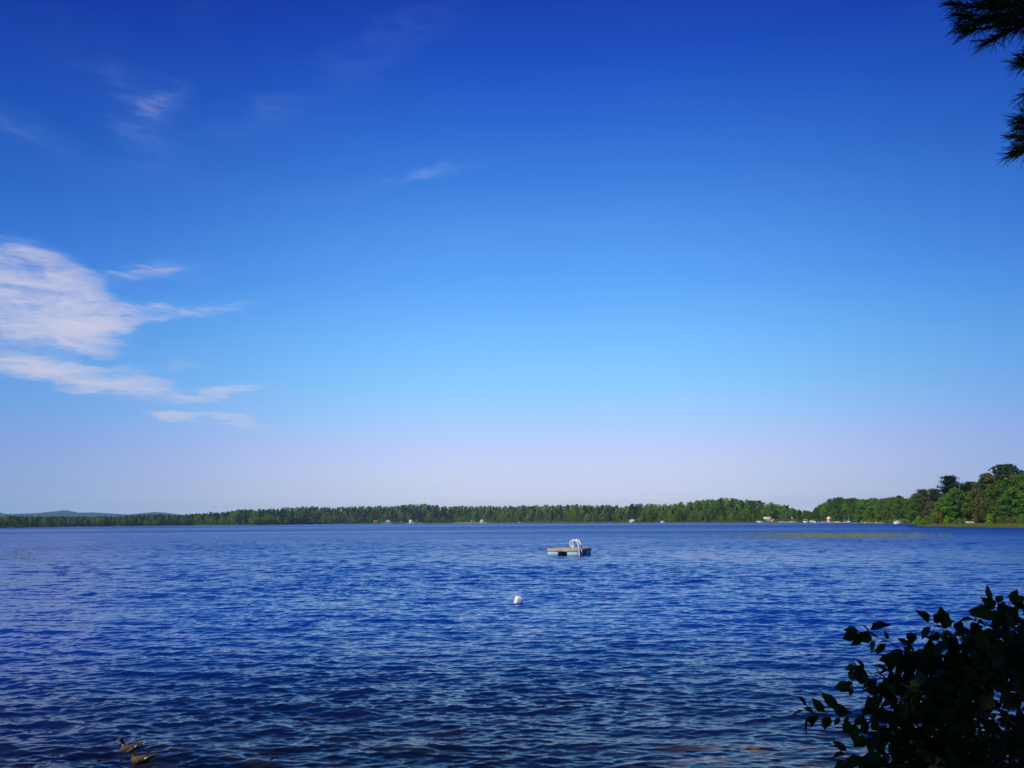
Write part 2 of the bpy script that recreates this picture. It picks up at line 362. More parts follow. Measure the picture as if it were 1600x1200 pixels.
grass = mixcol(t, maprange(t, n2.outputs['Fac'], .4, .6, 0, 1), (.070, .105, .022), (.125, .135, .045))
grass = mixcol(t, maprange(t, n3.outputs['Fac'], .5, .75, 0, .7), grass, (.10, .075, .045))
# sunlit sand painted pale on the lake floor off the near bank (a shoal), bed painted dark elsewhere for shade and depth
vm = N(t, 'ShaderNodeVectorMath', operation='SUBTRACT'); t.links.new(g.outputs['Position'], vm.inputs[0]); vm.inputs[1].default_value = (3.8, 11.3, 0)
vm2 = N(t, 'ShaderNodeVectorMath', operation='MULTIPLY'); t.links.new(vm.outputs[0], vm2.inputs[0]); vm2.inputs[1].default_value = (1 / 2.1, 1 / 1.6, 0)
vl = N(t, 'ShaderNodeVectorMath', operation='LENGTH'); t.links.new(vm2.outputs[0], vl.inputs[0])
sunlit_shoal = math_node(t, 'MULTIPLY', maprange(t, vl.outputs['Value'], .25, 1.2, 1, 0), maprange(t, n1.outputs['Fac'], .36, .58, .25, 1))
bed = mixcol(t, maprange(t, n1.outputs['Fac'], .4, .65, 0, 1), (.010, .010, .009), (.022, .019, .014))
bed = mixcol(t, sunlit_shoal, bed, mixcol(t, n3.outputs['Fac'], (.19, .145, .09), (.34, .27, .185)))
t.links.new(mixcol(t, maprange(t, sx.outputs[2], -.02, .03, 0, 1), bed, grass), p.inputs['Base Color'])
tag(obj('ground', make_mesh('ground', np.stack([X, Y, Z], -1), q, mats=[mg], smooth=True)), kind='structure')

# ------------------------------------------------------------------ water: real waves near by, small wave slopes everywhere
wr = np.random.RandomState(11)
aw = np.linspace(-R(48), R(48), 1000)
rw = np.concatenate([np.geomspace(4.2, 150, 1750), np.linspace(150, 620, 760)[1:], np.geomspace(620, 1900, 160)[1:]])
X, Y, q = polar_sheet(aw, rw[:, None] * np.ones_like(aw)[None])
dr = np.gradient(rw)[:, None]
Z = np.zeros_like(X)
gust = 0.75 + 0.35 * nz2(X, Y, .07, 21) + 0.18 * nz2(X, Y, .3, 23)
DX = np.zeros_like(X); DY = np.zeros_like(X)
for k in range(120):
    lo, hi_, sl = ((.10, .40, .036), (.40, 1.1, .028), (1.1, 3.2, .025))[0 if k < 66 else (1 if k < 103 else 2)]
    lam = math.exp(wr.uniform(math.log(lo), math.log(hi_)))
    th = R(wr.normal(-96, 26 if lam < .42 else 19))      # travels towards the viewer, crests across the view
    kk = 2 * math.pi / lam
    amp = sl / kk * wr.uniform(.5, 1.4)
    kx, ky = math.cos(th) * kk, math.sin(th) * kk
    fade = np.clip(lam / (2.6 * dr) - .6, 0, 1) * np.clip(lam / (2.2 * np.hypot(X, Y) * (aw[1] - aw[0])), 0, 1)
    ph = kx * X + ky * Y + wr.rand() * 6.28
    a = amp * fade
    Z += a * (np.sin(ph) - .22 * np.sin(2 * ph)) * (1 if lam < .4 else 1);   # steeper on the leeward face
    c = a * np.cos(ph) * .8
    DX += c * math.cos(th); DY += c * math.sin(th)
Z *= np.clip(gust + .22 * nz2(X, Y, .028, 37), .35, 1.5) * (0.9 + .25 * nz2(X, Y, .55, 29)); Z -= .0
mw = bpy.data.materials.new('lake_water'); mw.use_nodes = True; t = mw.node_tree; t.nodes.remove(t.nodes['Principled BSDF']); o_ = t.nodes['Material Output']
g = N(t, 'ShaderNodeNewGeometry')
def slope_noise(scale, stretch, detail, seed):
    mpg = N(t, 'ShaderNodeMapping'); t.links.new(g.outputs['Position'], mpg.inputs[0]); mpg.inputs['Scale'].default_value = stretch
    mpg.inputs['Location'].default_value = (seed, seed * 1.7, 0); mpg.inputs['Rotation'].default_value = (0, 0, R(5 + seed))
    n = N(t, 'ShaderNodeTexNoise'); n.inputs['Scale'].default_value = scale; n.inputs['Detail'].default_value = detail; n.inputs['Roughness'].default_value = .6
    t.links.new(mpg.outputs[0], n.inputs[0])
    s = N(t, 'ShaderNodeVectorMath', operation='SUBTRACT'); t.links.new(n.outputs['Color'], s.inputs[0]); s.inputs[1].default_value = (.5, .5, .5)
    return s.outputs[0]
def vmul(v, k):
    m = N(t, 'ShaderNodeVectorMath', operation='MULTIPLY'); t.links.new(v, m.inputs[0])
    if isinstance(k, tuple): m.inputs[1].default_value = k
    else: t.links.new(k, m.inputs[1])
    return m.outputs[0]
def vadd(a, b):
    m = N(t, 'ShaderNodeVectorMath', operation='ADD'); t.links.new(a, m.inputs[0]); t.links.new(b, m.inputs[1]); return m.outputs[0]
small = vadd(vmul(slope_noise(5.5, (.8, 1.6, 1), 4, 3.1), (.22, .46, 0)), vmul(slope_noise(17, (.7, 1.4, 1), 3, 5.3), (.12, .30, 0)))
medium = vmul(slope_noise(1.1, (.55, 1.5, 1), 3, 7.7), (.26, .62, 0))
dist = N(t, 'ShaderNodeVectorMath', operation='LENGTH'); t.links.new(g.outputs['Position'], dist.inputs[0])
far = maprange(t, dist.outputs['Value'], 12, 110, .35, 1.5, False)     # beyond the modelled waves the slopes carry the larger waves too
cx = N(t, 'ShaderNodeCombineXYZ'); [t.links.new(far, cx.inputs[i]) for i in range(3)]
medium = vmul(medium, cx.outputs[0])
mpg = N(t, 'ShaderNodeMapping'); t.links.new(g.outputs['Position'], mpg.inputs[0]); mpg.inputs['Scale'].default_value = (.006, .020, 1)
gn = N(t, 'ShaderNodeTexNoise'); gn.inputs['Scale'].default_value = 1.0; gn.inputs['Detail'].default_value = 4; t.links.new(mpg.outputs[0], gn.inputs[0])
calm = maprange(t, gn.outputs['Fac'], .36, .62, .72, 1.12)
cx2 = N(t, 'ShaderNodeCombineXYZ'); [t.links.new(calm, cx2.inputs[i]) for i in range(3)]
slopes = vmul(vadd(small, medium), cx2.outputs[0])
nn = N(t, 'ShaderNodeVectorMath', operation='NORMALIZE'); t.links.new(vadd(g.outputs['Normal'], slopes), nn.inputs[0])
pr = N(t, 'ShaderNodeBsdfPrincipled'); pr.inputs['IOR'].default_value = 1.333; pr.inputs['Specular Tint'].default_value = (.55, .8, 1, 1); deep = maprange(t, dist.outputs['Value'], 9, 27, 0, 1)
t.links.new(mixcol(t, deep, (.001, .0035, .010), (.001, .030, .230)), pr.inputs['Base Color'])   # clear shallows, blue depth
t.links.new(nn.outputs[0], pr.inputs['Normal'])
# the open lake is rougher than the sheltered shallows under the bank
mpg = N(t, 'ShaderNodeMapping'); t.links.new(g.outputs['Position'], mpg.inputs[0]); mpg.inputs['Scale'].default_value = (.0014, .0046, 1); mpg.inputs['Rotation'].default_value = (0, 0, R(7))
sn = N(t, 'ShaderNodeTexNoise'); sn.inputs['Scale'].default_value = 1.0; sn.inputs['Detail'].default_value = 5; t.links.new(mpg.outputs[0], sn.inputs[0])
streak = maprange(t, sn.outputs['Fac'], .38, .58, .55, 1.05)      # smoother lanes where the wind slackens
t.links.new(math_node(t, 'MULTIPLY', streak, maprange(t, dist.outputs['Value'], 20, 115, .06, .42, False)), pr.inputs['Roughness'])
fr = N(t, 'ShaderNodeFresnel'); fr.inputs[0].default_value = 1.333; t.links.new(nn.outputs[0], fr.inputs['Normal'])
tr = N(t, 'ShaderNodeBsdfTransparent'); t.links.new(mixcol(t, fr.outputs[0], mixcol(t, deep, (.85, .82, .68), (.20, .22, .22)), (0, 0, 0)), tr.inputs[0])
ad = N(t, 'ShaderNodeAddShader'); t.links.new(pr.outputs[0], ad.inputs[0]); t.links.new(tr.outputs[0], ad.inputs[1])
t.links.new(ad.outputs[0], o_.inputs[0])
tag(obj('lake_water', make_mesh('lake_water', np.stack([X + DX, Y + DY, Z], -1), q, mats=[mw], smooth=True)), kind='structure')

# ------------------------------------------------------------------ far hills
HP = [(-120, 805), (-40, 801), (0, 800.8), (10, 803), (40, 802.5), (60, 801.5), (85, 799), (97, 797.3), (106, 797.6), (116, 799.6), (122, 801), (145, 800.6), (165, 801.8), (185, 803), (200, 803.8), (225, 801.6), (240, 800), (258, 800.8), (275, 803.2), (310, 806), (360, 810), (420, 813)]
ha = np.array([azel(x, y)[0] for x, y in HP]); ht = np.array([math.tan(azel(x, y)[1]) for x, y in HP])
az = np.linspace(ha[0], ha[-1], 260); rad = np.linspace(7200, 9300, 46)
X, Y, q = polar_sheet(az, rad[:, None] * np.ones_like(az)[None])
ridge = np.interp(az, ha, ht) * 8300 + 3
sh = np.exp(-((rad - 8300) / np.where(rad < 8300, 520, 480)) ** 2)[:, None]
Z = -6 + (ridge[None] + 6) * sh * (1 + .03 * nz2(X, Y, .004, 9) * (1 - sh))
M_HILL = pmat('wooded_hill', (.010, .020, .014), .95, .05, (.01, (.016, .028, .016), (1, 1, 1)))
tag(obj('hills', make_mesh('hills', np.stack([X, Y, Z], -1), q, mats=[M_HILL], smooth=True)), kind='structure')

# ------------------------------------------------------------------ trees
def leaf_quads(P, Nrm, size, rs, asp=.75):
    n = len(P)
    Nrm = Nrm / np.maximum(np.linalg.norm(Nrm, axis=1, keepdims=True), 1e-9)
    r = rs.normal(size=(n, 3)); u = np.cross(Nrm, r); u /= np.maximum(np.linalg.norm(u, axis=1, keepdims=True), 1e-9)
    w = np.cross(Nrm, u); s = (size * rs.uniform(.6, 1.4, n))[:, None]
    bend = Nrm * s * .25
    V = np.stack([P - u * s, P - w * s * asp + bend * rs.uniform(-1, 1, (n, 1)), P + u * s * rs.uniform(.7, 1.1, (n, 1)), P + w * s * asp + bend * rs.uniform(-1, 1, (n, 1))], 1)
    return V.reshape(-1, 3), np.arange(n * 4).reshape(-1, 4)

def crown(kind, seed, nleaf, lsize):
    """points of a crown for a tree 1 m high; returns verts, quads, tint, limb ends"""
    rs = np.random.RandomState(seed); P = []; Nn = []; T = []; limbs = []
    if kind == 'broad':
        nl = rs.randint(34, 48); lean = rs.normal(0, .03, 2); wid = rs.uniform(.24, .31); bot = rs.uniform(.13, .24)
        for k in range(nl):
            z = (k + rs.uniform(.1, .9)) / nl; prof = (math.sin(math.pi * min(1, (z * .86 + .14))) ** .65) * wid
            if z > .8: prof *= .8
            a = k * 2.4 + rs.uniform(-.5, .5); rr_ = prof * rs.uniform(.30, 1.0) ** .6
            c = np.array([math.cos(a) * rr_ + lean[0] * z, math.sin(a) * rr_ + lean[1] * z, bot + (.93 - bot) * z])
            lr = rs.uniform(.055, .115) * (1.12 - .45 * z); limbs.append((c, lr))
            n = int(nleaf / nl * (lr / .085) ** 2); d = rs.normal(size=(n, 3)); d[:, 2] = d[:, 2] + .25; d /= np.linalg.norm(d, axis=1, keepdims=True)
            rad = lr * rs.uniform(.35, 1.12, n) ** .5
            P.append(c + d * rad[:, None] * np.array([1.1, 1.1, .8])); Nn.append(d * .7 + rs.normal(size=(n, 3)) * .55 + np.array([0, 0, .25]))
            T.append(np.clip(rs.normal(.42 + rs.normal(0, .10), .16, n), 0, 1))
    elif kind == 'pine':            # open, layered crown of a white pine
        nw = rs.randint(14, 18); bot = rs.uniform(.16, .26)
        for k in range(nw):
            z = bot + (.97 - bot) * (k + rs.uniform(-.2, .2)) / (nw - 1); f = (z - bot) / (1 - bot)
            L = (.20 * (1 - f) ** .85 + .025) * rs.uniform(.8, 1.2)
            for a in np.arange(rs.randint(4, 6)) * 1.4 + rs.rand() * 6:
                l = L * rs.uniform(.5, 1.2); c = np.array([math.cos(a) * l * .8, math.sin(a) * l * .8, z + l * .12]); limbs.append((c, .05))
                n = max(4, int(nleaf / (nw * 4.6))); fr_ = rs.uniform(.25, 1.15, n)
                pp = np.stack([math.cos(a) * l * fr_, math.sin(a) * l * fr_, z + l * .22 * fr_ ** 1.5], 1) + rs.normal(size=(n, 3)) * np.array([.032, .032, .020])
                P.append(pp); Nn.append(rs.normal(size=(n, 3)) * .6 + np.array([0, 0, .8])); T.append(np.clip(rs.normal(.45, .18, n), 0, 1))
    elif kind == 'spruce':
        bot = rs.uniform(.06, .16); n = nleaf; z = bot + (1 - bot) * (1 - rs.uniform(0, 1, n) ** .62); f = (z - bot) / (1 - bot)
        a = rs.uniform(0, 6.283, n); wob = 1 + .25 * np.sin(a * 3 + z * 40) + .22 * np.sin(z * 70 + a)
        r_ = (.165 * (1 - f) ** .85 + .006) * wob * rs.uniform(.45, 1.1, n) ** .7
        P.append(np.stack([np.cos(a) * r_, np.sin(a) * r_, z - r_ * .35], 1)); Nn.append(np.stack([np.cos(a) * .6, np.sin(a) * .6, np.full(n, .7)], 1) + rs.normal(size=(n, 3)) * .4)
        T.append(np.clip(rs.normal(.4, .18, n), 0, 1))
    elif kind == 'bush':
        nl = 14
        for k in range(nl):
            a = rs.rand() * 6.28; rr_ = rs.uniform(0, .55); c = np.array([math.cos(a) * rr_, math.sin(a) * rr_, rs.uniform(.12, .72) * (1.1 - .6 * rr_)]); lr = rs.uniform(.2, .3); limbs.append((c, lr))
            n = nleaf // nl; d = rs.normal(size=(n, 3)); d[:, 2] += .2; d /= np.linalg.norm(d, axis=1, keepdims=True)
            pp = c + d * (lr * rs.uniform(.4, 1.1, n) ** .5)[:, None]; pp[:, 2] = np.abs(pp[:, 2])
            P.append(pp); Nn.append(d * .7 + rs.normal(size=(n, 3)) * .5); T.append(np.clip(rs.normal(.5, .18, n), 0, 1))
    P = np.concatenate(P); Nn = np.concatenate(Nn); T = np.concatenate(T)
    V, q = leaf_quads(P, Nn, lsize, rs, .8 if kind in ('broad', 'bush') else .5)
    if kind != 'bush': V *= np.array([1, 1, 1 / max(V[:, 2].max(), .5)])
    return V, q, T, limbs
def trunk_mb(kind, seed, limbs, n=7):
    rs = np.random.RandomState(seed + 77); mb = MB(); r0 = .017 if kind == 'broad' else .014
    zs = np.linspace(-.02, .93, 9); w = np.cumsum(rs.normal(0, .006, (9, 2)), 0)
    mb.tube(np.stack([w[:, 0], w[:, 1], zs], 1), r0 * (1.25 - zs) ** 1.2 + .001, n)
    for c, lr in limbs[::2]:
        z0 = max(.1, c[2] - .12 - .3 * math.hypot(c[0], c[1])); b = np.array([np.interp(z0, zs, w[:, 0]), np.interp(z0, zs, w[:, 1]), z0])
        m_ = (b + c) / 2 + np.array([0, 0, -.02]); mb.tube([b, m_, c], [r0 * .42, r0 * .28, r0 * .1], 5, False)
    return mb

HI, MID, LOW = {}, {}, {}          # detail for the point, for the far shore, for the wood behind
def hi(kind, seed, mat):
    k = (kind, seed, mat.name)
    if k not in HI:
        V, q, T, limbs = crown(kind, seed, 9000 if kind != 'bush' else 3600, .0135 if kind != 'bush' else .045)
        HI[k] = (make_mesh('crown', V, q, mats=[mat], attr=T), trunk_mb(kind, seed, limbs).mesh('trunk', M_BARK, True))
    return HI[k]
def mid_mesh(kind, seed, mat):
    k = (kind, seed, mat.name)
    if k not in MID:
        V, q, T, limbs = crown(kind, seed, 1700, .022)
        mb = trunk_mb(kind, seed, limbs[::4], 5); tv = np.concatenate(mb.v); tq = np.concatenate(mb.q)
        MID[k] = make_mesh('tree', np.concatenate([V, tv]), np.concatenate([q, tq + len(V)]), mats=[mat, M_BARK], qm=np.concatenate([np.zeros(len(q)), np.ones(len(tq))]), attr=np.concatenate([T, np.zeros(len(tq))]))
    return MID[k]
def low_geo(kind, seed):
    k = (kind, seed)
    if k not in LOW:
        V, q, T, limbs = crown(kind, seed, 420, .038); LOW[k] = (V, q, T)
    return LOW[k]

def big_tree(kind, seed, mat, loc, h, wid, label, group=None, name=None, bark=None, rz=None):
    cm, tm = hi(kind, seed, mat)
    e = empty(name or {'broad': 'broadleaf_tree', 'pine': 'pine_tree', 'spruce': 'spruce_tree', 'bush': 'bush'}[kind], loc, (seed * 1.3) if rz is None else rz)
    e.scale = (h * wid, h * wid, h)
    if kind == 'bush': e.scale = (wid, wid, h)
    obj('crown' if kind != 'bush' else 'foliage', cm, e)
    t_ = obj('trunk' if kind != 'bush' else 'stem', tm, e)
    if kind == 'bush': t_.scale = (.9, .9, .7)
    tag(e, label, 'bush' if kind == 'bush' else 'tree', group)
    return e

rng = np.random.RandomState(5)
def on_shore(x, s):
    a = azel(x, 815)[0]; d = float(Dshore(a)) + s
    px_, py_ = math.sin(a) * d, math.cos(a) * d
    return np.array([px_, py_, float(ground_z(px_, py_))]), d, a
def height_for(x, ytop, d, gz):
    return math.tan(azel(x, ytop)[1]) * d + 3 - gz

# the wooded point on the right: its trees one by one (x, top y, depth behind the shore, width factor, kind, seed, material, label)
POINT = [
    (1446, 763, 16, .95, 'pine', 31, M_GREY, 'grey-green feathery pine at the left tip of the wooded point'),
    (1464, 762, 22, .95, 'pine', 32, M_GREY, 'grey-green pine between the tip pine and the dark pine of the point'),
    (1490, 741, 34, .95, 'pine', 33, M_PINE, 'dark tall pine rising above the bright maple on the point'),
    (1521, 751, 38, .85, 'pine', 34, M_PINE, 'smaller dark pine poking up behind the middle of the point'),
    (1582, 723, 46, 1.5, 'broad', 35, M_PINE, 'tallest tree of the point, dark round crowned, at its right end'),
    (1499, 761, 14, 1.15, 'broad', 36, M_BRIGHT, 'bright green maple in the front middle of the wooded point'),
    (1529, 763, 18, .9, 'broad', 37, M_OLIVE, 'olive green tree right of the bright maple on the point'),
    (1549, 738, 28, .9, 'broad', 38, M_OLIVE, 'yellow-green tree with a slim leading top beside the tallest dark tree'),
    (1558, 757, 16, 1.05, 'broad', 39, M_LEAF, 'dark green broadleaf tree below the slim yellow-green top'),
    (1586, 762, 13, 1.2, 'broad', 40, M_BRIGHT, 'bright green spreading tree at the front right end of the point'),
    (1570, 751, 30, 1.0, 'broad', 41, M_LEAF, 'mid green tree between the slim top and the tallest dark tree'),
    (1606, 749, 32, 1.2, 'broad', 42, M_LEAF, 'green tree cut by the right edge of the view on the point'),
    (1638, 742, 24, 1.2, 'broad', 43, M_LEAF, None), (1668, 735, 40, 1.2, 'broad', 35, M_LEAF, None), (1690, 745, 18, 1.2, 'broad', 40, M_BRIGHT, None),
    (1477, 776, 11, 1.1, 'broad', 44, M_LEAF, 'low green tree left of the bright maple at the water side'),
    (1458, 783, 9, 1.1, 'broad', 45, M_OLIVE, 'short yellowish tree below the grey-green pines'),
    (1437, 777, 12, 1.0, 'broad', 46, M_LEAF, 'small green tree at the very tip of the point'),
    (1539, 783, 9, 1.0, 'broad', 47, M_OLIVE, 'short olive tree with pale stems right of the white boat'),
    (1570, 785, 9, 1.2, 'broad', 48, M_LEAF, 'low green tree under the bright spreading tree at right'),
    (1514, 768, 26, 1.0, 'broad', 49, M_LEAF, 'mid green tree behind the white boat on the point'),
    (1543, 757, 36, 1.1, 'broad', 50, M_LEAF, 'deep green tree behind the short olive tree of the point'),
    (1598, 738, 42, 1.2, 'broad', 52, M_LEAF, 'green tree just right of the tallest dark tree of the point'), (1563, 744, 44, 1.1, 'broad', 53, M_LEAF, 'green tree behind the slim yellow-green top of the point'),
    (1507, 755, 42, 1.1, 'broad', 54, M_LEAF, 'green tree filling the gap between the two dark pines'), (1436, 770, 26, 1.0, 'broad', 55, M_LEAF, 'green tree behind the leftmost pine of the point'), (1536, 752, 44, 1.0, 'broad', 56, M_LEAF, 'green tree right of the smaller dark pine of the point'),
]
for (x, yt, s, wf, k, sd, m, lab) in POINT:
    p_, d, a = on_shore(x, s); big_tree(k, sd, m, p_, height_for(x, yt, d, p_[2]), wf * (1.75 if k == 'pine' else 1.22), lab or 'green tree growing on the right end of the wooded point', None if lab else 'trees at the right end of the point')
BUSH = [(1496, 800, 16, 5), (1508, 803, 17, 4), (1518, 800, 18, 5), (1530, 801, 16, 4.5), (1540, 799, 16, 5), (1477, 800, 13, 5), (1555, 798, 16, 5), (1436, 806, 3.5, 4.2), (1446, 803, 4.5, 4.2), (1456, 800, 5, 5), (1469, 802, 5, 4.5), (1480, 805, 6, 3.5), (1490, 806, 5, 4), (1500, 808, 5, 3.6), (1527, 805, 10, 3.0), (1548, 803, 6, 4.5), (1560, 805, 5, 4), (1572, 803, 6, 4.5), (1585, 805, 6, 4.2), (1598, 803, 6, 4.8), (1612, 800, 6, 5)]
for i, (x, yt, s, w) in enumerate(BUSH):
    p_, d, a = on_shore(x, s)
    big_tree('bush', 60 + i % 4, (M_LEAF, M_BRIGHT, M_OLIVE, M_LEAF)[(i * 3) % 4], p_, height_for(x, yt, d, p_[2]), w * .75, 'leafy green bush in the thicket along the foot of the point', 'bushes along the foot of the wooded point', rz=i * .9)

# trees of the cove and the far shore: every place where one stands
places = []
rows = (4, 10, 18, 27, 38, 50, 64, 80, 98, 118, 140)
for ri, s in enumerate(rows):
    x = -120.0
    while x < 1434:
        a = azel(x, 815)[0]; d = float(Dshore(a)) + s
        places.append((x + rng.uniform(-2, 2), s + rng.uniform(-2.5, 3.5), ri))
        x += 1200 / d * (5.2 if ri < 2 else 6.5) * rng.uniform(.7, 1.3)
GAPS = [(583, 593), (599, 613), (623, 629), (637, 648), (735, 739), (749, 758), (983, 993), (1194, 1203), (1203, 1214), (1236, 1240), (1291, 1299), (1278, 1286), (1306, 1310)]   # clearings where houses stand near the water
trees = []
for (x, s, ri) in places:
    cleared = any(a - 1 < x < b + 1 for a, b in GAPS)
    if cleared and s < 24: continue
    p_, d, a = on_shore(x, max(s, 2.0))
    hm = float(topslope(a)) * d + 3 - p_[2]
    con = .72 if x < 480 else (.6 if x < 720 else (.4 if x < 1000 else (.16 if x < 1250 else .06)))
    if ri < 2: con *= .7
    kind = 'broad' if rng.rand() > con else ('spruce' if rng.rand() < .6 else 'pine')
    typ = rng.uniform(11, 20) if ri > 2 else rng.uniform(5, 13)
    if kind != 'broad': typ *= 1.12
    spike = rng.uniform(.86, 1.0) if kind == 'broad' else rng.uniform(.9, 1.09)
    h = min(typ, hm * spike)
    if s > 70 and hm > 12: h = max(h, hm * rng.uniform(.80, 1.05) if hm < 27 else h)
    if x > 1272 and s > 20: h = max(h, hm * rng.uniform(.8, 1.0))
    if h < 2.0: continue
    trees.append(dict(x=x, s=s, p=p_, d=d, h=h, kind=kind, score=h / d * (1 if s < 24 else .45), rz=rng.rand() * 6.28, sd=rng.randint(0, 5), w=rng.uniform(.85, 1.25)))
trees.sort(key=lambda d: -d['score'])
def stretch(x):
    if x < 330: return 'low flat shore at the far left', 'trees of the low far left shore'
    if x < 800: return 'far shore of the middle of the lake', 'trees of the far middle shore'
    if x < 1080: return 'far shore behind the swim raft', 'trees of the shore behind the raft'
    if x < 1275: return 'round hill shore left of the cove', 'trees of the round hill shore'
    return 'cove left of the wooded point', 'trees of the cove left of the point'
SPECIES = {'broad': 'green broadleaf', 'spruce': 'dark pointed spruce', 'pine': 'dark ragged pine'}
NIND = 262
for tr_ in trees[:NIND]:
    k = tr_['kind']; m = M_PINE if k != 'broad' else (M_LEAF, M_LEAF, M_BRIGHT, M_LEAF, M_OLIVE)[tr_['sd']]
    where, grp = stretch(tr_['x'])
    if tr_['d'] < 620 and tr_['x'] > 1270:
        e = big_tree(k, 100 + tr_['sd'], m, tr_['p'], tr_['h'], tr_['w'] * 1.1, SPECIES[k] + ' tree standing in the ' + where, SPECIES[k] + ' ' + grp, rz=tr_['rz'])
        continue
    o = obj({'broad': 'broadleaf_tree', 'spruce': 'spruce_tree', 'pine': 'pine_tree'}[k], mid_mesh(k, 100 + tr_['sd'], m), None, tr_['p'])
    o.rotation_euler = (0, 0, tr_['rz']); o.scale = (tr_['h'] * tr_['w'] * 1.1,) * 2 + (tr_['h'],)
    tag(o, SPECIES[k] + ' tree on the wooded ' + where, 'tree', SPECIES[k] + ' ' + grp)
# the rest of the wood reads as one mass: one mesh of low-detail trees
Vs, Qs, Ts, Ms, n0 = [], [], [], [], 0
for tr_ in trees[NIND:]:
    V, q, T = low_geo(tr_['kind'], 200 + tr_['sd']); c, s_ = math.cos(tr_['rz']), math.sin(tr_['rz'])
    V2 = V * np.array([tr_['h'] * tr_['w'] * 1.1] * 2 + [tr_['h']]); V2 = np.stack([V2[:, 0] * c - V2[:, 1] * s_, V2[:, 0] * s_ + V2[:, 1] * c, V2[:, 2]], 1) + tr_['p']
    Vs.append(V2); Qs.append(q + n0); n0 += len(V2); Ts.append(np.clip(T + rng.normal(0, .2), 0, 1)); Ms.append(np.full(len(q), (1 if tr_['kind'] != 'broad' else 0) if tr_['sd'] != 2 or tr_['kind'] != 'broad' else 2))
fo = obj('forest', make_mesh('forest', np.concatenate(Vs), np.concatenate(Qs), mats=[M_LEAF, M_PINE, M_BRIGHT], qm=np.concatenate(Ms), attr=np.concatenate(Ts)))
tag(fo, 'mixed wood covering the slopes behind the shore trees', 'forest', kind='stuff')
# understorey at the water's edge of the far shore
Vs, Qs, Ts, n0 = [], [], [], 0
Vb, qb, Tb, _ = crown('bush', 300, 90, .12)
for x in np.arange(-110, 1434, 1.7):
    if any(a < x < b for a, b in GAPS): continue
    p_, d, a = on_shore(x + rng.uniform(-1, 1), rng.uniform(2.5, 5)); hh = rng.uniform(1.0, 3.2); ww = rng.uniform(1.5, 3.2)
    V2 = Vb * np.array([ww, ww, hh]) + p_; Vs.append(V2); Qs.append(qb + n0); n0 += len(V2); Ts.append(np.clip(Tb + rng.normal(0, .12), 0, 1))
un = obj('undergrowth', make_mesh('undergrowth', np.concatenate(Vs), np.concatenate(Qs), mats=[M_LEAF], attr=np.concatenate(Ts)))
tag(un, 'low leafy undergrowth along the foot of the far shore wood', 'undergrowth', kind='stuff')

# ------------------------------------------------------------------ shore strips, grass and reeds
def strip(name, x0, x1, s0, s1, mat, lift=.07):
    xs = np.linspace(x0, x1, 24); V = []
    for x in xs:
        for k, s in enumerate(np.linspace(s0, s1, 6)):
            e = 1.0 if 0 < k < 5 else 1.0
            p_, d, a = on_shore(x, s + .25 * math.sin(x * 3.1)); V.append((p_[0], p_[1], p_[2] + lift + .25 * (s / 6)))
    q = [(i * 6 + k, i * 6 + k + 1, i * 6 + k + 7, i * 6 + k + 6) for i in range(23) for k in range(5)]
    return tag(obj(name, make_mesh(name, V, q, mats=[mat], smooth=True)), kind='structure')
for x0, x1 in ((596, 613), (632, 650), (652, 659), (708, 722), (724, 737), (739, 761), (1184, 1194), (1215, 1243), (1284, 1317), (1345, 1380)):
    strip('sandy_beach', x0, x1, .2, 5.5, M_SAND)

def blades(name, P, h, w, mat, label, cat, lean=.18, seed=1):
    rs = np.random.RandomState(seed); n = len(P); h = h * rs.uniform(.55, 1.15, n)
    a = rs.uniform(0, 6.28, n); dx = np.stack([np.cos(a), np.sin(a), np.zeros(n)], 1) * (w / 2)
    ln = rs.normal(0, lean, (n, 2)); L = np.concatenate([ln, np.ones((n, 1))], 1) * h[:, None]
    V = np.stack([P - dx, P + dx, P + L * .55 + dx * .8, P + L * .55 - dx * .8, P + L * np.array([1.25, 1.25, 1]) + dx * .15, P + L * np.array([1.25, 1.25, 1]) - dx * .15], 1).reshape(-1, 3)
    i = np.arange(n)[:, None] * 6; q = np.concatenate([i + np.array([[0, 1, 2, 3]]), i + np.array([[3, 2, 4, 5]])])
    T = np.tile(np.clip(rs.normal(.5, .2, n), 0, 1), 2)
    return tag(obj(name, make_mesh(name, V, q, mats=[mat], attr=T)), label, cat, kind='stuff')
M_REED = leafmat('reed_stems', (.11, .155, .045), (.34, .36, .14), .2, 0)
M_GRASS = leafmat('shore_grass', (.10, .14, .025), (.26, .27, .07), .3, 0)
rs = np.random.RandomState(8)
P = []
while len(P) < 5600:               # reed bed off the point
    x = rs.normal(1305, 95); y = rs.uniform(836.2, 842.2) if x < 1400 else rs.uniform(837, 841.5)
    if not 1115 < x < 1490: continue
    dens = max(0, min(1, (x - 1115) / 110)) * max(0, min(1, (1490 - x) / 90)) * (.5 + .5 * math.sin(x * .11) * math.sin(x * .043 + y)); 
    if rs.rand() > .25 + dens: continue
    p_ = gpt(x, y); P.append((p_[0], p_[1], -.3))
blades('reeds', np.array(P), 1.05, .020, M_REED, 'pale green reed bed standing in open water off the wooded point', 'reeds', .10, 2)
P = []
for k in range(120):
    cxr, cyr = ((13, 869), (26, 871), (40, 872), (44, 874))[rs.randint(4)]; p_ = gpt(cxr + rs.normal(0, 5), cyr + rs.normal(0, 1.2)); P.append((p_[0], p_[1], -.3))
blades('reeds', np.array(P), 1.0, .013, M_REED, 'sparse dark reeds standing in the water at the far left edge', 'reeds', .12, 3)
P = []
for k in range(9000):
    x = rs.uniform(1428, 1680); p_, d, a = on_shore(x, abs(rs.normal(0, 1)) * 2.2 + .2); P.append(p_)
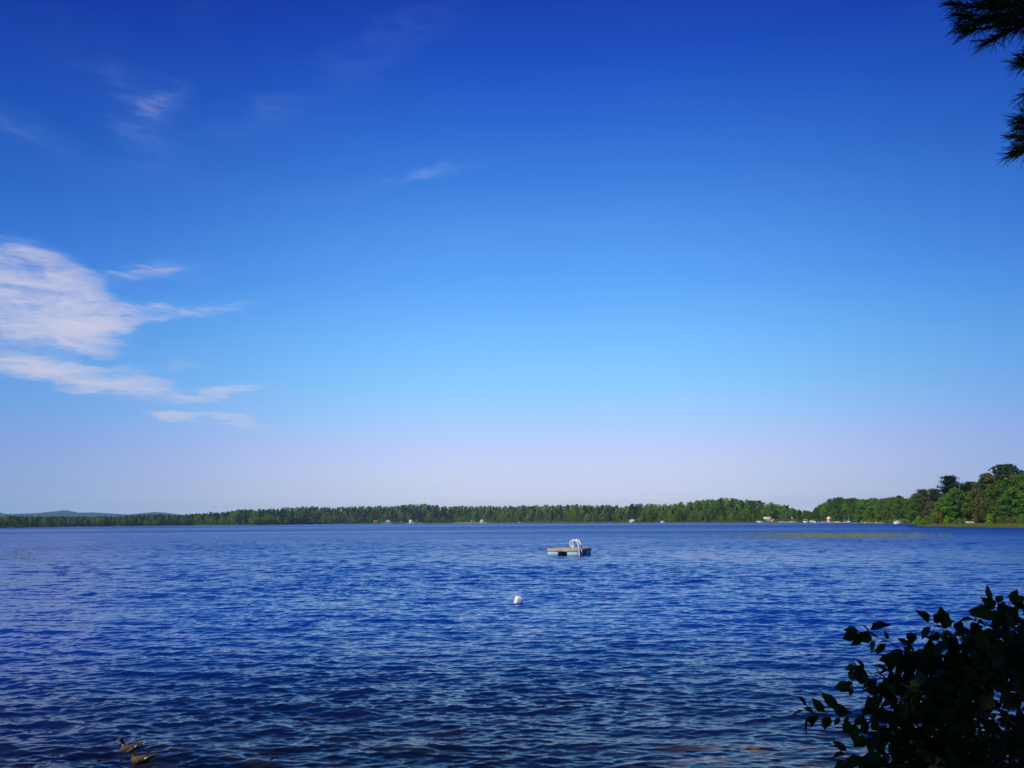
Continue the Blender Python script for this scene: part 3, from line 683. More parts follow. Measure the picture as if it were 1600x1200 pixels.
blades('grass', np.array(P), .75, .06, M_GRASS, 'yellow-green grass fringe along the shore of the wooded point', 'grass', .2, 4)
P = []
for k in range(4000):
    x = rs.uniform(1376, 1430); p_, d, a = on_shore(x, rs.uniform(.3, 9)); P.append(p_)
blades('grass', np.array(P), .35, .08, M_GRASS, 'mown green grass bank behind the white pontoon boat in the cove', 'grass', .2, 5)

# ------------------------------------------------------------------ houses and boats on the far shore
def facing(p):                       # turn so that local -Y looks back to the lake
    return -math.atan2(p[0], p[1])
def cottage(x, s, w, d, h, rh, wall, roof, label, cat='cottage', ridge='x', turn=0.0, door=True, name='cottage', lift=0.0):
    p_, dist_, a = on_shore(x, s); p_ = p_ + np.array([0, 0, lift]); e = empty(name, p_, facing(p_) + turn)
    mb = MB(); mb.box((0, 0, h / 2 - .4), (w, d, h + .8))
    if ridge == 'y':                 # gable towards the lake
        V = [(-w / 2, -d / 2, h), (w / 2, -d / 2, h), (0, -d / 2, h + rh), (-w / 2, d / 2, h), (w / 2, d / 2, h), (0, d / 2, h + rh)]
        mb.add(V, None, [(0, 1, 2), (3, 5, 4)])
    else:
        V = [(-w / 2, -d / 2, h), (-w / 2, d / 2, h), (-w / 2, 0, h + rh), (w / 2, -d / 2, h), (w / 2, d / 2, h), (w / 2, 0, h + rh)]
        mb.add(V, None, [(0, 2, 1), (3, 4, 5)])
    mb.build('wall', wall, e)
    mr = MB(); ov = .45; th = .18
    if ridge == 'y':
        L = math.hypot(w / 2, rh); k = 1 + ov / L
        for sg in (-1, 1):
            V = [(0, -d / 2 - ov, h + rh + .02), (0, d / 2 + ov, h + rh + .02), (sg * w / 2 * k, d / 2 + ov, h + rh - rh * k + .02), (sg * w / 2 * k, -d / 2 - ov, h + rh - rh * k + .02)]
            V += [(v[0], v[1], v[2] + th) for v in V]; mr.add(V, [(0, 1, 2, 3), (4, 7, 6, 5), (0, 3, 7, 4), (1, 5, 6, 2), (2, 6, 7, 3)])
    else:
        L = math.hypot(d / 2, rh); k = 1 + ov / L
        for sg in (-1, 1):
            V = [(-w / 2 - ov, 0, h + rh + .02), (w / 2 + ov, 0, h + rh + .02), (w / 2 + ov, sg * d / 2 * k, h + rh - rh * k + .02), (-w / 2 - ov, sg * d / 2 * k, h + rh - rh * k + .02)]
            V += [(v[0], v[1], v[2] + th) for v in V]; mr.add(V, [(0, 1, 2, 3), (4, 7, 6, 5), (0, 3, 7, 4), (1, 5, 6, 2), (2, 6, 7, 3)])
    mr.build('roof', roof, e)
    for wx in ((-.3, .28) if w > 4 else (.2,)):
        f = MB().box((wx * w, -d / 2 - .03, h * .56), (w * .2, .1, h * .36)).build('window', M_WHITE, e)
        MB().box((wx * w, -d / 2 - .10, h * .56), (w * .16, .06, h * .28)).build('pane', M_GLASS, f)
    if door: MB().box((0, -d / 2 - .04, h * .38), (min(1.0, w * .2), .12, h * .76)).build('door', M_BROWNW, e)
    tag(e, label, cat); return e
cottage(588, 6, 9, 6, 2.8, 2.0, M_BROWNW, M_BROWNW, 'small reddish brown cottage left of the cream cottages on the far shore')
cottage(606, 8, 11, 8, 4.0, 2.2, M_CREAM, M_PALEROOF, 'cream two-storey cottage with pale roof behind the leftmost sand strip', ridge='y')
cottage(626, 5, 4.5, 4, 2.4, 1.0, M_CREAM, M_ROOF, 'tiny cream shed between the cream cottage and the white cottage', 'shed', name='shed', door=False)
cottage(642, 8, 6.2, 7, 3.0, 2.2, M_WHITE, M_PALEROOF, 'white cottage with sloping pale roof left of the mast on the far shore', turn=.5)
cottage(753, 9, 6.5, 7, 3.2, 2.4, M_WHITE, M_WHITE, 'white gabled cottage above the long pale beach in the middle', ridge='y')
cottage(987.5, 4.5, 5.6, 5, 2.0, 1.7, M_WHITE, M_WHITE, 'white gabled boathouse by the water above the swim raft', 'boathouse', ridge='y', name='boathouse')
cottage(1198.5, 16, 6.5, 7, 3.0, 1.4, M_CREAM, M_PALEROOF, 'house with pale green roof showing between trees left of the cedar hut', 'house', name='house', lift=-.8)
cottage(1207.5, 3, 3.2, 3, 2.0, .9, M_ORANGE, M_BROWNW, 'orange cedar hut with dark roof at the water', 'hut', ridge='y', name='hut')
cottage(1295, 14, 3.0, 5, 2.2, 1.3, M_CREAM, M_WHITE, 'white-roofed house half hidden behind the boats in the cove', 'house', name='house', turn=.4, lift=-.4)

def hull(L, B, H, sheer=.25):
    """open boat hull, bow towards +x, keel at z = 0"""
    st = np.linspace(0, 1, 12); mb = MB(); V = []
    for u in st:
        bw = B / 2 * (1 - max(0, (u - .45) / .55) ** 2.2) * (.9 + .1 * min(1, u * 4)); top = H + sheer * u ** 2
        for k in range(-4, 5):
            f = k / 4; V.append((L * (u - .5), bw * math.copysign(abs(f) ** .7, f), top * abs(f) ** 2.4 + (1 - abs(f) ** 2.4) * .3 * H * max(0, u - .7)))
    q = [(i * 9 + k, (i + 1) * 9 + k, (i + 1) * 9 + k + 1, i * 9 + k + 1) for i in range(11) for k in range(8)]
    t = [(0, k, k + 1) for k in range(1, 8)]
    return mb.add(V, q, t)
def deck_of(L, B, H, u0=.45, u1=.98, z=.92):
    st = np.linspace(u0, u1, 8); V = []
    for u in st:
        bw = B / 2 * (1 - max(0, (u - .45) / .55) ** 2.2) * .97
        V += [(L * (u - .5), -bw, H * z + .25 * u ** 2), (L * (u - .5), 0, H * z + .25 * u ** 2 + .05), (L * (u - .5), bw, H * z + .25 * u ** 2)]
    q = [(i * 3 + k, i * 3 + 3 + k, i * 3 + 4 + k, i * 3 + 1 + k) for i in range(7) for k in range(2)]
    return MB().add(V, q)
def boat_at(x, s, name, rz, z=None):
    p_, d_, a = on_shore(x, s); zz = -.12 if z is None else float(ground_z(p_[0], p_[1])) + z
    return empty(name, (p_[0], p_[1], zz), facing(p_) + rz)
def runabout(x, s, L, rz, label, z=None, windshield=True, cat='boat', group=None):
    e = boat_at(x, s, 'motorboat', rz, z)
    hull(L, L * .36, L * .17).build('hull', M_WHITE, e, True); deck_of(L, L * .36, L * .17).build('deck', M_WHITE, e)
    MB().box((-L * .15, 0, L * .09), (L * .5, L * .26, .08), bev=.02).build('floor', M_TANC, e)
    if windshield:
        MB().add([(L * .02, -L * .14, L * .2), (L * .06, 0, L * .21), (L * .02, L * .14, L * .2), (-L * .03, -L * .13, L * .29), (0, 0, L * .30), (-L * .03, L * .13, L * .29)], [(0, 1, 4, 3), (1, 2, 5, 4)]).build('windscreen', M_GLASS, e)
    m = MB(); m.box((-L * .52, 0, L * .2), (L * .08, L * .08, L * .16), bev=.03); m.box((-L * .54, 0, L * .04), (L * .04, L * .03, L * .2)); m.build('outboard_motor', M_DARK, e)
    return tag(e, label, cat, group)
def pontoon(x, s, L, rz, label, canopy=M_WHITE, ch=2.1):
    e = boat_at(x, s, 'pontoon_boat', rz)
    for sg in (-1, 1):
        MB().tube([(-L / 2, sg * .85, .2), (L * .42, sg * .85, .2), (L * .5, sg * .85, .32)], [.3, .3, .05], 10).build('pontoon', M_ALU, e, True)
    MB().box((-.05 * L, 0, .56), (L * .92, 2.4, .14), bev=.03).build('deck', M_TANC, e)
    m = MB()
    for sg in (-1, 1): m.box((-.05 * L, sg * 1.15, .95), (L * .86, .05, .62))
    m.box((L * .38, 0, .95), (.05, 2.2, .62)); m.box((-L * .48, 0, .95), (.05, 2.2, .62)); m.build('side_panel', M_WHITE, e)
    MB().box((-L * .3, .55, .88), (L * .24, .8, .5), bev=.06).build('seat', M_TANC, e); MB().box((L * .2, -.6, .85), (L * .26, .7, .44), bev=.06).build('seat', M_TANC, e)
    m = MB()
    for sx in (-L * .38, L * .08):
        for sg in (-1, 1): m.tube([(sx, sg * 1.1, .6), (sx * .9, sg * 1.12, ch)], .03, 6)
    m.build('canopy_frame', M_ALU, e)
    V = []; xs = np.linspace(-L * .44, L * .14, 5); ys = np.linspace(-1.25, 1.25, 7)
    for xx in xs:
        for yy in ys: V.append((xx, yy, ch + .22 * (1 - (yy / 1.25) ** 2)))
    V2 = V + [(v[0], v[1], v[2] - .08) for v in V]
    q = [(i * 7 + k, i * 7 + k + 1, i * 7 + k + 8, i * 7 + k + 7) for i in range(4) for k in range(6)]; q += [tuple(j + 35 for j in f[::-1]) for f in q]
    MB().add(V2, q).build('canopy', canopy, e, True)
    m = MB().box((-L * .53, 0, .75), (.4, .4, .6), bev=.08); m.box((-L * .55, 0, .25), (.15, .12, .7)); m.build('outboard_motor', M_DARK, e)
    return tag(e, label, 'boat')
def dock(x, s0, L, rz, label, w=1.5):
    p_, d_, a = on_shore(x, s0); e = empty('dock', (p_[0], p_[1], 0), facing(p_) + rz)
    MB().box((0, 0, .55), (L, w, .12), bev=.02).build('deck', M_TAN, e)
    for k in np.linspace(-L / 2 + .3, L / 2 - .3, 4):
        for sg in (-1, 1): MB().tube([(k, sg * (w / 2 + .06), -1.2), (k, sg * (w / 2 + .06), .95)], .07, 6).build('post', M_DARK, e)
    return tag(e, label, 'dock')
runabout(15, -8, 6.5, 0.2, 'small white boat alone at the far left shore')
runabout(773, -5, 5.5, .3, 'small white boat right of the long pale beach in the middle')
runabout(803, -5, 5.5, .1, 'white boat at the left end of the three boats right of the beach')
runabout(813, -6, 6, 3.0, 'white boat in the middle of the three boats right of the beach')
runabout(822, -5, 5, .2, 'white boat at the right end of the three boats right of the beach')
runabout(955, -5, 5, .2, 'lone small white boat on the shore line left of the white boathouse')
pontoon(1036, -5, 6.0, .1, 'white boat below the wood right of the white boathouse')
pontoon(1187, -4, 6.0, .0, 'boat with tan canopy left of the orange hut', M_TANC)
pontoon(1260, -5, 5.4, .25, 'leftmost white pontoon boat of the cluster in the cove', M_WHITE, 2.3)
pontoon(1271, -7, 5.0, -.3, 'second white pontoon boat of the cluster in the cove', M_WHITE, 1.8)
runabout(1280, -9, 3.6, .2, 'low white boat below the blue boat cover in the cove')
dock(1290, -3, 7.0, .05, 'low pale dock between the boat cluster and the sailboat')
runabout(1289, -6, 5.2, .1, 'long white motorboat moored beside the pale dock')
runabout(1336, -5, 2.6, .1, 'small white rowboat right of the sailboat', None, False)
runabout(1343, -6, 2.0, .3, 'tiny white dinghy at the right end of the moored boats', None, False)
pontoon(1402, -4, 4.6, 2.9, 'white pontoon boat moored at the grass bank of the cove', M_WHITE, 1.7)
runabout(1515, 6.5, 3.0, 2.8, 'white boat pulled up on land under the trees of the point', .25)
# sailboat
e = boat_at(1325, -6, 'sailboat', .08)
hull(6.0, 2.0, .95, .3).build('hull', M_WHITE, e, True); deck_of(6.0, 2.0, .95, .02, .98, .97).build('deck', M_WHITE, e)
MB().box((.3, 0, 1.2), (1.8, 1.1, .45), bev=.1).build('cabin', M_WHITE, e)
MB().tube([(.5, 0, .9), (.5, 0, 6.4)], .075, 8).build('mast', M_WHITE, e, True)
MB().tube([(.45, 0, 1.75), (-2.2, 0, 1.7)], .05, 8).build('boom', M_ALU, e, True)
MB().tube([(.35, 0, 1.88), (-.9, 0, 1.9), (-2.1, 0, 1.8)], [.12, .16, .07], 8).build('furled_sail', M_NAVY, e, True)
m = MB(); m.tube([(.5, 0, 6.3), (2.9, 0, 1.25)], .012, 4); m.tube([(.5, 0, 6.3), (-2.9, 0, 1.1)], .012, 4); m.build('stay', M_ALU, e)
tag(e, 'white sailboat with bare white mast moored in the cove', 'sailboat')
e = boat_at(651, -4, 'sailboat', .1)
hull(5.0, 1.7, .8, .3).build('hull', M_WHITE, e, True); deck_of(5.0, 1.7, .8, .02, .98, .97).build('deck', M_WHITE, e)
MB().tube([(.4, 0, .7), (.4, 0, 5.6)], .09, 8).build('mast', M_WHITE, e, True)
tag(e, 'tiny sailboat with short mast by the white cottage on the far shore', 'sailboat')
# boat lift under a blue cover
p_, d_, a = on_shore(1282, 2); e = empty('boat_lift', (p_[0], p_[1], .3), facing(p_))
m = MB()
for sx in (-1.2, 1.2):
    for sy in (-1.6, 1.6): m.tube([(sx, sy, -.6), (sx, sy, 2.0)], .06, 6)
m.build('frame', M_ALU, e)
V = []; 
for yy in np.linspace(-1.9, 1.9, 4):
    for th in np.linspace(0, math.pi, 9): V.append((1.45 * math.cos(th), yy, 1.6 + 1.9 * math.sin(th) ** .8))
q = [(i * 9 + k, i * 9 + k + 1, i * 9 + k + 10, i * 9 + k + 9) for i in range(3) for k in range(8)]
V += [(1.45, -1.9, .4), (-1.45, -1.9, .4), (1.45, 1.9, .4), (-1.45, 1.9, .4)]
q += [(0, 8, 37, 36), (27, 38, 39, 35), (0, 36, 38, 27), (8, 35, 39, 37), (0, 1, 7, 8), (1, 2, 6, 7), (2, 3, 5, 6)]
MB().add(V, q, [(3, 4, 5)]).build('canvas_cover', M_NAVY, e)
tag(e, 'boat lift under a tall navy blue canvas cover in the cove', 'boat lift')
# furled sunshade, kayaks, signs, bench
p_, d_, a = on_shore(1340, 3); e = empty('sunshade', p_, 0)
MB().tube([(0, 0, 0), (0, 0, 2.9)], .04, 6).build('pole', M_ALU, e); MB().tube([(0, 0, 1.0), (.05, 0, 1.4), (0, 0, 2.4), (0, 0, 2.9)], [.12, .26, .2, .03], 10).build('furled_cloth', M_TANC, e, True)
tag(e, 'furled tan sunshade on the beach right of the sailboat', 'sunshade')
for (x, s, m_, lab) in ((1349, 2.0, M_ORANGE, 'orange kayak lying at the left end of the cove beach'), (1357, 2.2, M_RED, 'red kayak lying on the cove beach right of the orange kayak')):
    p_, d_, a = on_shore(x, s); e = empty('kayak', p_ + np.array([0, 0, .15]), facing(p_) + .1)
    st = np.linspace(-1, 1, 11); MB().tube([(1.8 * u, 0, .22 + .12 * u * u) for u in st], [.32 * max(.05, 1 - u * u) ** .6 for u in st], 10).build('hull', m_, e, True)
    MB().ell((0, 0, .52), (.45, .2, .05), 12, 6).build('cockpit', M_DARK, e, True); tag(e, lab, 'kayak')
def board(x, s, w, h, z, label):
    p_, d_, a = on_shore(x, s); e = empty('sign', p_, facing(p_))
    MB().tube([(0, .05, -.2), (0, .05, z + h * .4)], .06, 6).build('post', M_DARK, e); MB().box((0, 0, z), (w, .06, h), bev=.02).build('board', M_WHITE, e); tag(e, label, 'sign')
board(737, 6, 1.5, 1.7, 3.0, 'white board on a post above the long pale beach')
board(1238, 7, 1.1, 1.5, 2.9, 'white board on a post behind the sand strip left of the cove boats')
board(1308, 8, .7, 1.4, 3.6, 'white board on a post under the trees left of the sailboat')
p_, d_, a = on_shore(1412, 9); e = empty('bench', p_, facing(p_))
MB().box((0, 0, .5), (2.4, .5, .08), bev=.02).build('seat', M_WHITE, e); MB().box((0, .27, .9), (2.4, .06, .5), bev=.02).build('backrest', M_WHITE, e)
for sg in (-1, 1): MB().box((sg * 1.0, 0, .24), (.08, .45, .48)).build('leg', M_WHITE, e)
tag(e, 'pale bench under the trees right of the moored pontoon boat', 'bench')

# ------------------------------------------------------------------ swim raft
corner = gpt(902.8, 868.3); RA = R(29.2); RS = 2.95
lx = np.array([-math.cos(RA), math.sin(RA)]); ly = np.array([math.sin(RA), math.cos(RA)])   # along the left face, along the right face
raft = empty('swim_raft', (corner[0] + (lx[0] + ly[0]) * RS / 2, corner[1] + (lx[1] + ly[1]) * RS / 2, 0), -RA)
# local axes: +x = to the right, -y = left-front face; near corner at (+RS/2, -RS/2)
H2 = RS / 2; ZT = .56
m = MB(); rs = np.random.RandomState(4); nb = 20
for k in range(nb):
    w_ = RS / nb; m.box((0, -H2 + (k + .5) * w_, ZT - .02 + rs.uniform(-.004, .004)), (RS - .07 + rs.uniform(-.02, .02), w_ - .012, .04), bev=.006)
m.build('deck_boards', M_WOOD, raft)
for (c, s_, nm) in (((-.72, -H2, ZT - .11), (1.47, .045, .24), 'fascia'), ((.76, -H2, ZT - .115), (1.47, .045, .24), 'fascia'), ((0, H2, ZT - .11), (RS, .045, .24), 'fascia'), ((H2, 0, ZT - .11), (.045, RS - .1, .24), 'fascia'), ((-H2, 0, ZT - .11), (.045, RS - .1, .24), 'fascia')):
    MB().box(c, s_, bev=.008).build(nm, M_TAN, raft)
m = MB()
for k in (-1.0, -.35, .35, 1.0): m.box((k, 0, ZT - .13), (.06, RS - .12, .18))
m.build('joist', M_DARK, raft)
for sx in (-1, 1):
    for sy in (-1, 1): MB().box((sx * (H2 - .53), sy * (H2 - .51), .12), (1.02, .98, .44), bev=.03).build('foam_float', M_FOAM, raft)
# ladder on the right-hand face close to the near corner: two hooped rails and treads
lad = empty('ladder', (0, 0, 0)); lad.parent = raft
RY = (-H2 + .06, -H2 + .58)
def rail_pts(y):
    P_ = [(H2 - .42, y, ZT), (H2 - .47, y, ZT + .14), (H2 - .70, y, ZT + .30), (H2 - .74, y, ZT + .50), (H2 - .60, y, ZT + .68), (H2 - .36, y, ZT + .75), (H2 - .13, y, ZT + .68), (H2 + .02, y, ZT + .46), (H2 + .09, y, ZT + .14), (H2 + .12, y, 0), (H2 + .13, y, -.7)]
    P_ = np.array(P_); tt = np.arange(len(P_)); ti = np.linspace(0, len(P_) - 1, 60)
    out_ = np.zeros((60, 3))
    for i, tv in enumerate(ti):      # Catmull-Rom
        k = min(int(tv), len(P_) - 2); f = tv - k; p0, p1, p2, p3 = P_[max(k - 1, 0)], P_[k], P_[k + 1], P_[min(k + 2, len(P_) - 1)]
        out_[i] = .5 * (2 * p1 + (p2 - p0) * f + (2 * p0 - 5 * p1 + 4 * p2 - p3) * f * f + (3 * p1 - p0 - 3 * p2 + p3) * f ** 3)
    return out_
for y in RY: MB().tube(rail_pts(y), .062, 10).build('rail', M_WHITE, lad, True)
for (xx, z) in ((H2 + .04, ZT + .30), (H2 + .10, .17), (H2 + .12, -.15), (H2 + .13, -.45)): MB().box((xx, (RY[0] + RY[1]) / 2, z), (.13, RY[1] - RY[0] - .02, .05), bev=.012).build('tread', M_WHITE, lad)
for y in RY: MB().tube([(H2 - .42, y, ZT), (H2 - .42, y, ZT + .03)], .08, 10).build('foot_plate', M_TANC, lad)
tag(raft, 'square wooden swim raft with white ladder and blue foam floats', 'swim raft')

# white float
bp = gpt(810, 941.5); buoy = empty('mooring_buoy', (bp[0], bp[1], .06), .35); buoy.rotation_euler = (R(8), R(14), .35)
m = MB(); prof = [(.0, -.19), (.09, -.185), (.125, -.16), (.135, -.05), (.137, .0), (.135, .05), (.130, .11), (.115, .145), (.07, .155), (0, .155)]
V = []; n = 28
for r_, z in prof:
    for k in range(n):
        a = 2 * math.pi * k / n; sq = 1 / max(abs(math.cos(a)), abs(math.sin(a))); f = 1 + (min(sq, 1.28) - 1) * .8
        rib = 1 - .012 * (1 if k % 7 == 3 else 0); V.append((r_ * f * rib * math.cos(a), r_ * f * rib * math.sin(a) * .92, z))
m.add(V, [(i * n + k, i * n + (k + 1) % n, (i + 1) * n + (k + 1) % n, (i + 1) * n + k) for i in range(len(prof) - 1) for k in range(n)])
m.build('body', M_WHITEP, buoy, True)
m = MB(); m.tube([(.0, 0, .15), (.0, 0, .18)], [.03, .026], 10); m.build('cap', M_WHITEP, buoy, True)
tag(buoy, 'white tilted plastic float drifting in front of the swim raft', 'buoy')

# stone breaking the surface over the shoal
sp_ = gpt(1141, 1163); m = MB(); m.ell((0, 0, 0), (.13, .10, .085), 18, 12); rs = np.random.RandomState(3)
V = m.v[0]; V *= (1 + .12 * np.sin(V[:, :1] * 31 + V[:, 1:2] * 23) + .08 * np.sin(V[:, 2:3] * 47 + V[:, :1] * 19))
tag(m.build('stone', M_STONE, None, True, (sp_[0], sp_[1], -.085)), 'orange brown stone just under the shallow water near the shrub', 'stone')

# ------------------------------------------------------------------ ducks
M_DHEAD = pmat('duck_head', (.012, .022, .014), .45, .3, (40, (.02, .035, .02), (1, 1, 1)))
M_DBROWN = pmat('duck_brown', (.085, .048, .022), .7, .2, (60, (.20, .125, .06), (1, 1, 1)))
M_DGREY = pmat('duck_back', (.05, .037, .027), .7, .2, (70, (.13, .095, .065), (1, 1, 1)))
M_DWHITE = pmat('duck_white', (.70, .66, .58), .7, .2, (30, (.58, .52, .43), (1, 1, 1)))
M_DBLACK = pmat('duck_rump', (.02, .018, .016), .6, .2)
M_BILL = pmat('duck_bill', (.22, .19, .06), .45, .35, (30, (.15, .13, .05), (1, 1, 1)))
def duck(px, py, rz, headyaw, male, label):
    g_ = gpt(px, py); e = empty('duck', (g_[0], g_[1], 0), rz); e.scale = (.64, .64, .64)
    m = MB()
    # trunk: a loft, beak towards +x, water line z = 0
    st = [(-.235, .012, .012, .075), (-.20, .035, .03, .062), (-.15, .062, .055, .048), (-.08, .085, .078, .032), (0, .095, .088, .024), (.07, .092, .088, .026), (.13, .074, .078, .036), (.17, .045, .052, .048), (.19, .012, .016, .055)]
    V = []
    for (x, w, h, zc) in st:
        for k in range(14):
            a = 2 * math.pi * k / 14; V.append((x, w * math.cos(a), zc + h * math.sin(a)))
    V += [(-.245, 0, .08), (.197, 0, .056)]
    q = [(i * 14 + k, i * 14 + (k + 1) % 14, (i + 1) * 14 + (k + 1) % 14, (i + 1) * 14 + k) for i in range(8) for k in range(14)]
    t = [(126, (k + 1) % 14, k) for k in range(14)] + [(127, 112 + k, 112 + (k + 1) % 14) for k in range(14)]
    m.add(V, q, t)
    hc = np.array([.175 + .02 * math.cos(headyaw), .02 * math.sin(headyaw), .235])
    m.tube([(.11, 0, .06), (.145, 0, .11), (.165, 0, .165), hc], [.052, .042, .033, .030], 12)
    c_, s_ = math.cos(headyaw), math.sin(headyaw); Mh = [[c_, -s_, 0], [s_, c_, 0], [0, 0, 1]]
    m.ell(hc, (.052, .039, .042), 14, 10, Mh); m.ell(hc + np.array(Mh) @ np.array([.03, 0, -.006]), (.032, .024, .024), 12, 8, Mh)
    me0 = m.mesh('body', M_DBROWN); tmp = bpy.data.objects.new('body_tmp', me0); COL.objects.link(tmp)
    md = tmp.modifiers.new('r', 'REMESH'); md.mode = 'VOXEL'; md.voxel_size = .0065
    md2 = tmp.modifiers.new('s', 'SMOOTH'); md2.iterations = 6; md2.factor = .5
    dg = bpy.context.evaluated_depsgraph_get(); me = bpy.data.meshes.new_from_object(tmp.evaluated_get(dg)); me.name = 'body'
    bpy.data.objects.remove(tmp)
    me.materials.clear()
    for mm in (M_DBROWN, M_DHEAD if male else M_DBROWN, M_DGREY, M_DWHITE if male else M_DGREY, M_DBLACK): me.materials.append(mm)
    for f in me.polygons:
        x, y, z = f.center; f.use_smooth = True
        f.material_index = 1 if (z > .135 and x > .08) else (3 if (male and abs(x - .155) < .02 and .115 < z <= .135) else (4 if x < -.205 else (3 if x < -.14 and z < .075 else (2 if x < .07 else 0))))
    obj('body', me, e)
    # bill
    V = []
    for (u, w, h, dz) in ((0, .017, .016, 0), (.018, .013, .010, -.006), (.036, .013, .006, -.012), (.050, .011, .003, -.014)):
        for k in range(8):
            a = 2 * math.pi * k / 8; V.append((u, w * math.cos(a), dz + h * math.sin(a)))
    V = np.array(V) + np.array([.05, 0, -.008]); V = V @ np.array(Mh).T + hc
    MB().add(V, [(i * 8 + k, i * 8 + (k + 1) % 8, (i + 1) * 8 + (k + 1) % 8, (i + 1) * 8 + k) for i in range(3) for k in range(8)] + [(24, 25, 26, 27), (24, 27, 28, 31), (28, 29, 30, 31)]).build('bill', M_BILL, e, True)
    for sg in (-1, 1): MB().ell(hc + np.array(Mh) @ np.array([.022, sg * .0305, .008]), (.005, .005, .005), 8, 6).build('eye', M_DBLACK, e, True)
    for sg in (-1, 1):               # folded wings with a pale stripe
        V = []
        for (x, z0, z1, y) in ((.08, .05, .085, .092), (.02, .035, .105, .098), (-.06, .045, .108, .090), (-.13, .062, .104, .062), (-.19, .085, .104, .034), (-.235, .104, .112, .016)):
            for k in range(5):
                f = k / 4; V.append((x, sg * (y + .012 - .05 * f ** 2), z0 + (z1 - z0) * f + .012 * f))
        q = [(i * 5 + k, i * 5 + k + 1, i * 5 + k + 6, i * 5 + k + 5) for i in range(5) for k in range(4)]
        V = V + [(v[0], v[1] - sg * .012, v[2] - .004) for v in V]; q = q + [tuple(30 + j for j in f[::-1]) for f in q]
        wg = MB().add(V, q).build('wing', M_DGREY, e, True)
        V = [(x, sg * (y + .0135 - .05 * f ** 2), z) for (x, y, f, z) in ((-.055, .094, .1, .050), (-.12, .070, .1, .066), (-.12, .070, .42, .088), (-.055, .094, .4, .078))]
        V += [(v[0], v[1] + sg * .004, v[2] + .002) for v in V]
        MB().add(V, [(0, 1, 2, 3), (4, 7, 6, 5), (0, 4, 5, 1), (2, 6, 7, 3), (1, 5, 6, 2), (0, 3, 7, 4)]).build('wing_stripe', M_DWHITE, wg)
    m = MB()
    for k in range(-3, 4):
        a = k * .13; d_ = np.array([-math.cos(a), math.sin(a), .34]); b = np.array([-.215, .010 * k, .082 + .004 * (3 - abs(k))])
        w_ = np.array([math.sin(a), math.cos(a), 0]) * .009; L = .075 - .006 * abs(k)
        V = [b - w_, b + w_, b + d_ * L + w_ * .6, b + d_ * L - w_ * .6]; V += [v + np.array([0, 0, .004]) for v in V]
        m.add(V, [(0, 1, 2, 3), (4, 7, 6, 5), (0, 4, 5, 1), (2, 6, 7, 3), (1, 5, 6, 2), (0, 3, 7, 4)])
    m.build('tail', M_DWHITE if male else M_DBROWN, e)
    return tag(e, label, 'duck')
duck(204, 1171, R(180 + 34), R(8), True, 'dark-headed duck with white rump swimming just behind the brown duck')
duck(221, 1189, R(180 + 22), R(25), False, 'brown duck in front with its head turned, nearest the viewer')

# ------------------------------------------------------------------ shrub on the near bank, lower right
rs = np.random.RandomState(17)
SD = 4.6
def spt(x, y, dd=0.0): return ppt(x, y, SD + dd)
base = spt(1680, 1330); base[2] = float(ground_z(base[0], base[1])) - .05
shrub = empty('broadleaf_shrub', base)
leafV, leafQ, leafT, nv = [], [], [], 0
LS = np.array([(0, 0, 0), (.28, -.27, .05), (.62, -.25, .04), (1.0, 0, -.10), (.62, .25, .04), (.28, .27, .05), (.30, 0, -.03), (.64, 0, -.04)])
LQ = np.array([(0, 1, 6, 6), (1, 2, 7, 6), (2, 3, 7, 7), (0, 6, 5, 5), (6, 7, 4, 5), (7, 3, 4, 4)])
def add_leaf(p, d, nrm, L):
    global nv
    d = d / np.linalg.norm(d); w = np.cross(nrm, d); w /= max(np.linalg.norm(w), 1e-6); n_ = np.cross(d, w)
    fold = rs.uniform(.6, 2.2); V = LS * np.array([1, rs.uniform(.85, 1.3), fold]); V[:, 2] -= .12 * V[:, 0] ** 2 * rs.uniform(0, 2)
    leafV.append(p + L * (V[:, :1] * d + V[:, 1:2] * w + V[:, 2:] * n_))
    leafQ.append(nv); nv += 8; leafT.append(np.clip(rs.normal(.4, .22), 0, 1))
stems = MB()
toc = -fwd
def sprig(P0, P1, n, L, r0, sag=.03, jit=.025):
    """a twig from P0 to P1 with leaves in loose pairs along it and a tuft at its tip"""
    ts_ = np.linspace(0, 1, 9); pts = P0 + (P1 - P0) * ts_[:, None]; pts[:, 2] += sag * np.sin(ts_ * math.pi) * 1.0
    pts[1:-1] += rs.normal(size=(7, 3)) * .008
    stems.tube(pts, np.linspace(r0, .0014, 9), 5, False)
    ax = (P1 - P0) / np.linalg.norm(P1 - P0)
    for k in range(n):
        f = .18 + .82 * (k + rs.rand() * .7) / n; c = P0 + (P1 - P0) * min(f, 1); c[2] += sag * math.sin(min(f, 1) * math.pi)
        for sg in ((-1, 1) if rs.rand() < .8 else (rs.choice((-1, 1)),)):
            side = np.cross(ax, toc); side /= np.linalg.norm(side)
            d = ax * rs.uniform(.2, .9) + side * sg * rs.uniform(.4, 1.0) + rs.normal(size=3) * .28 + np.array([0, 0, -.52])
            nr = toc * rs.uniform(.1, 1.0) + np.array([0, 0, rs.uniform(.2, 1.1)]) + rs.normal(size=3) * .45
            ls = L * rs.uniform(.45, 1.22); d /= np.linalg.norm(d)
            pet = c + d * ls * .22; stems.tube([c, pet], .0011, 3, False)
            add_leaf(pet + rs.normal(size=3) * .004, d, nr, ls)
    add_leaf(P1, ax + np.array([0, 0, -.25]) + rs.normal(size=3) * .2, toc * .5 + np.array([0, 0, .6]) + rs.normal(size=3) * .3, L * rs.uniform(.7, 1.0))
hub = [spt(1640, 1240), spt(1560, 1180, .1), spt(1590, 1100, -.1), spt(1540, 1120, .15), spt(1600, 1190, .25)]
b0 = base - 0
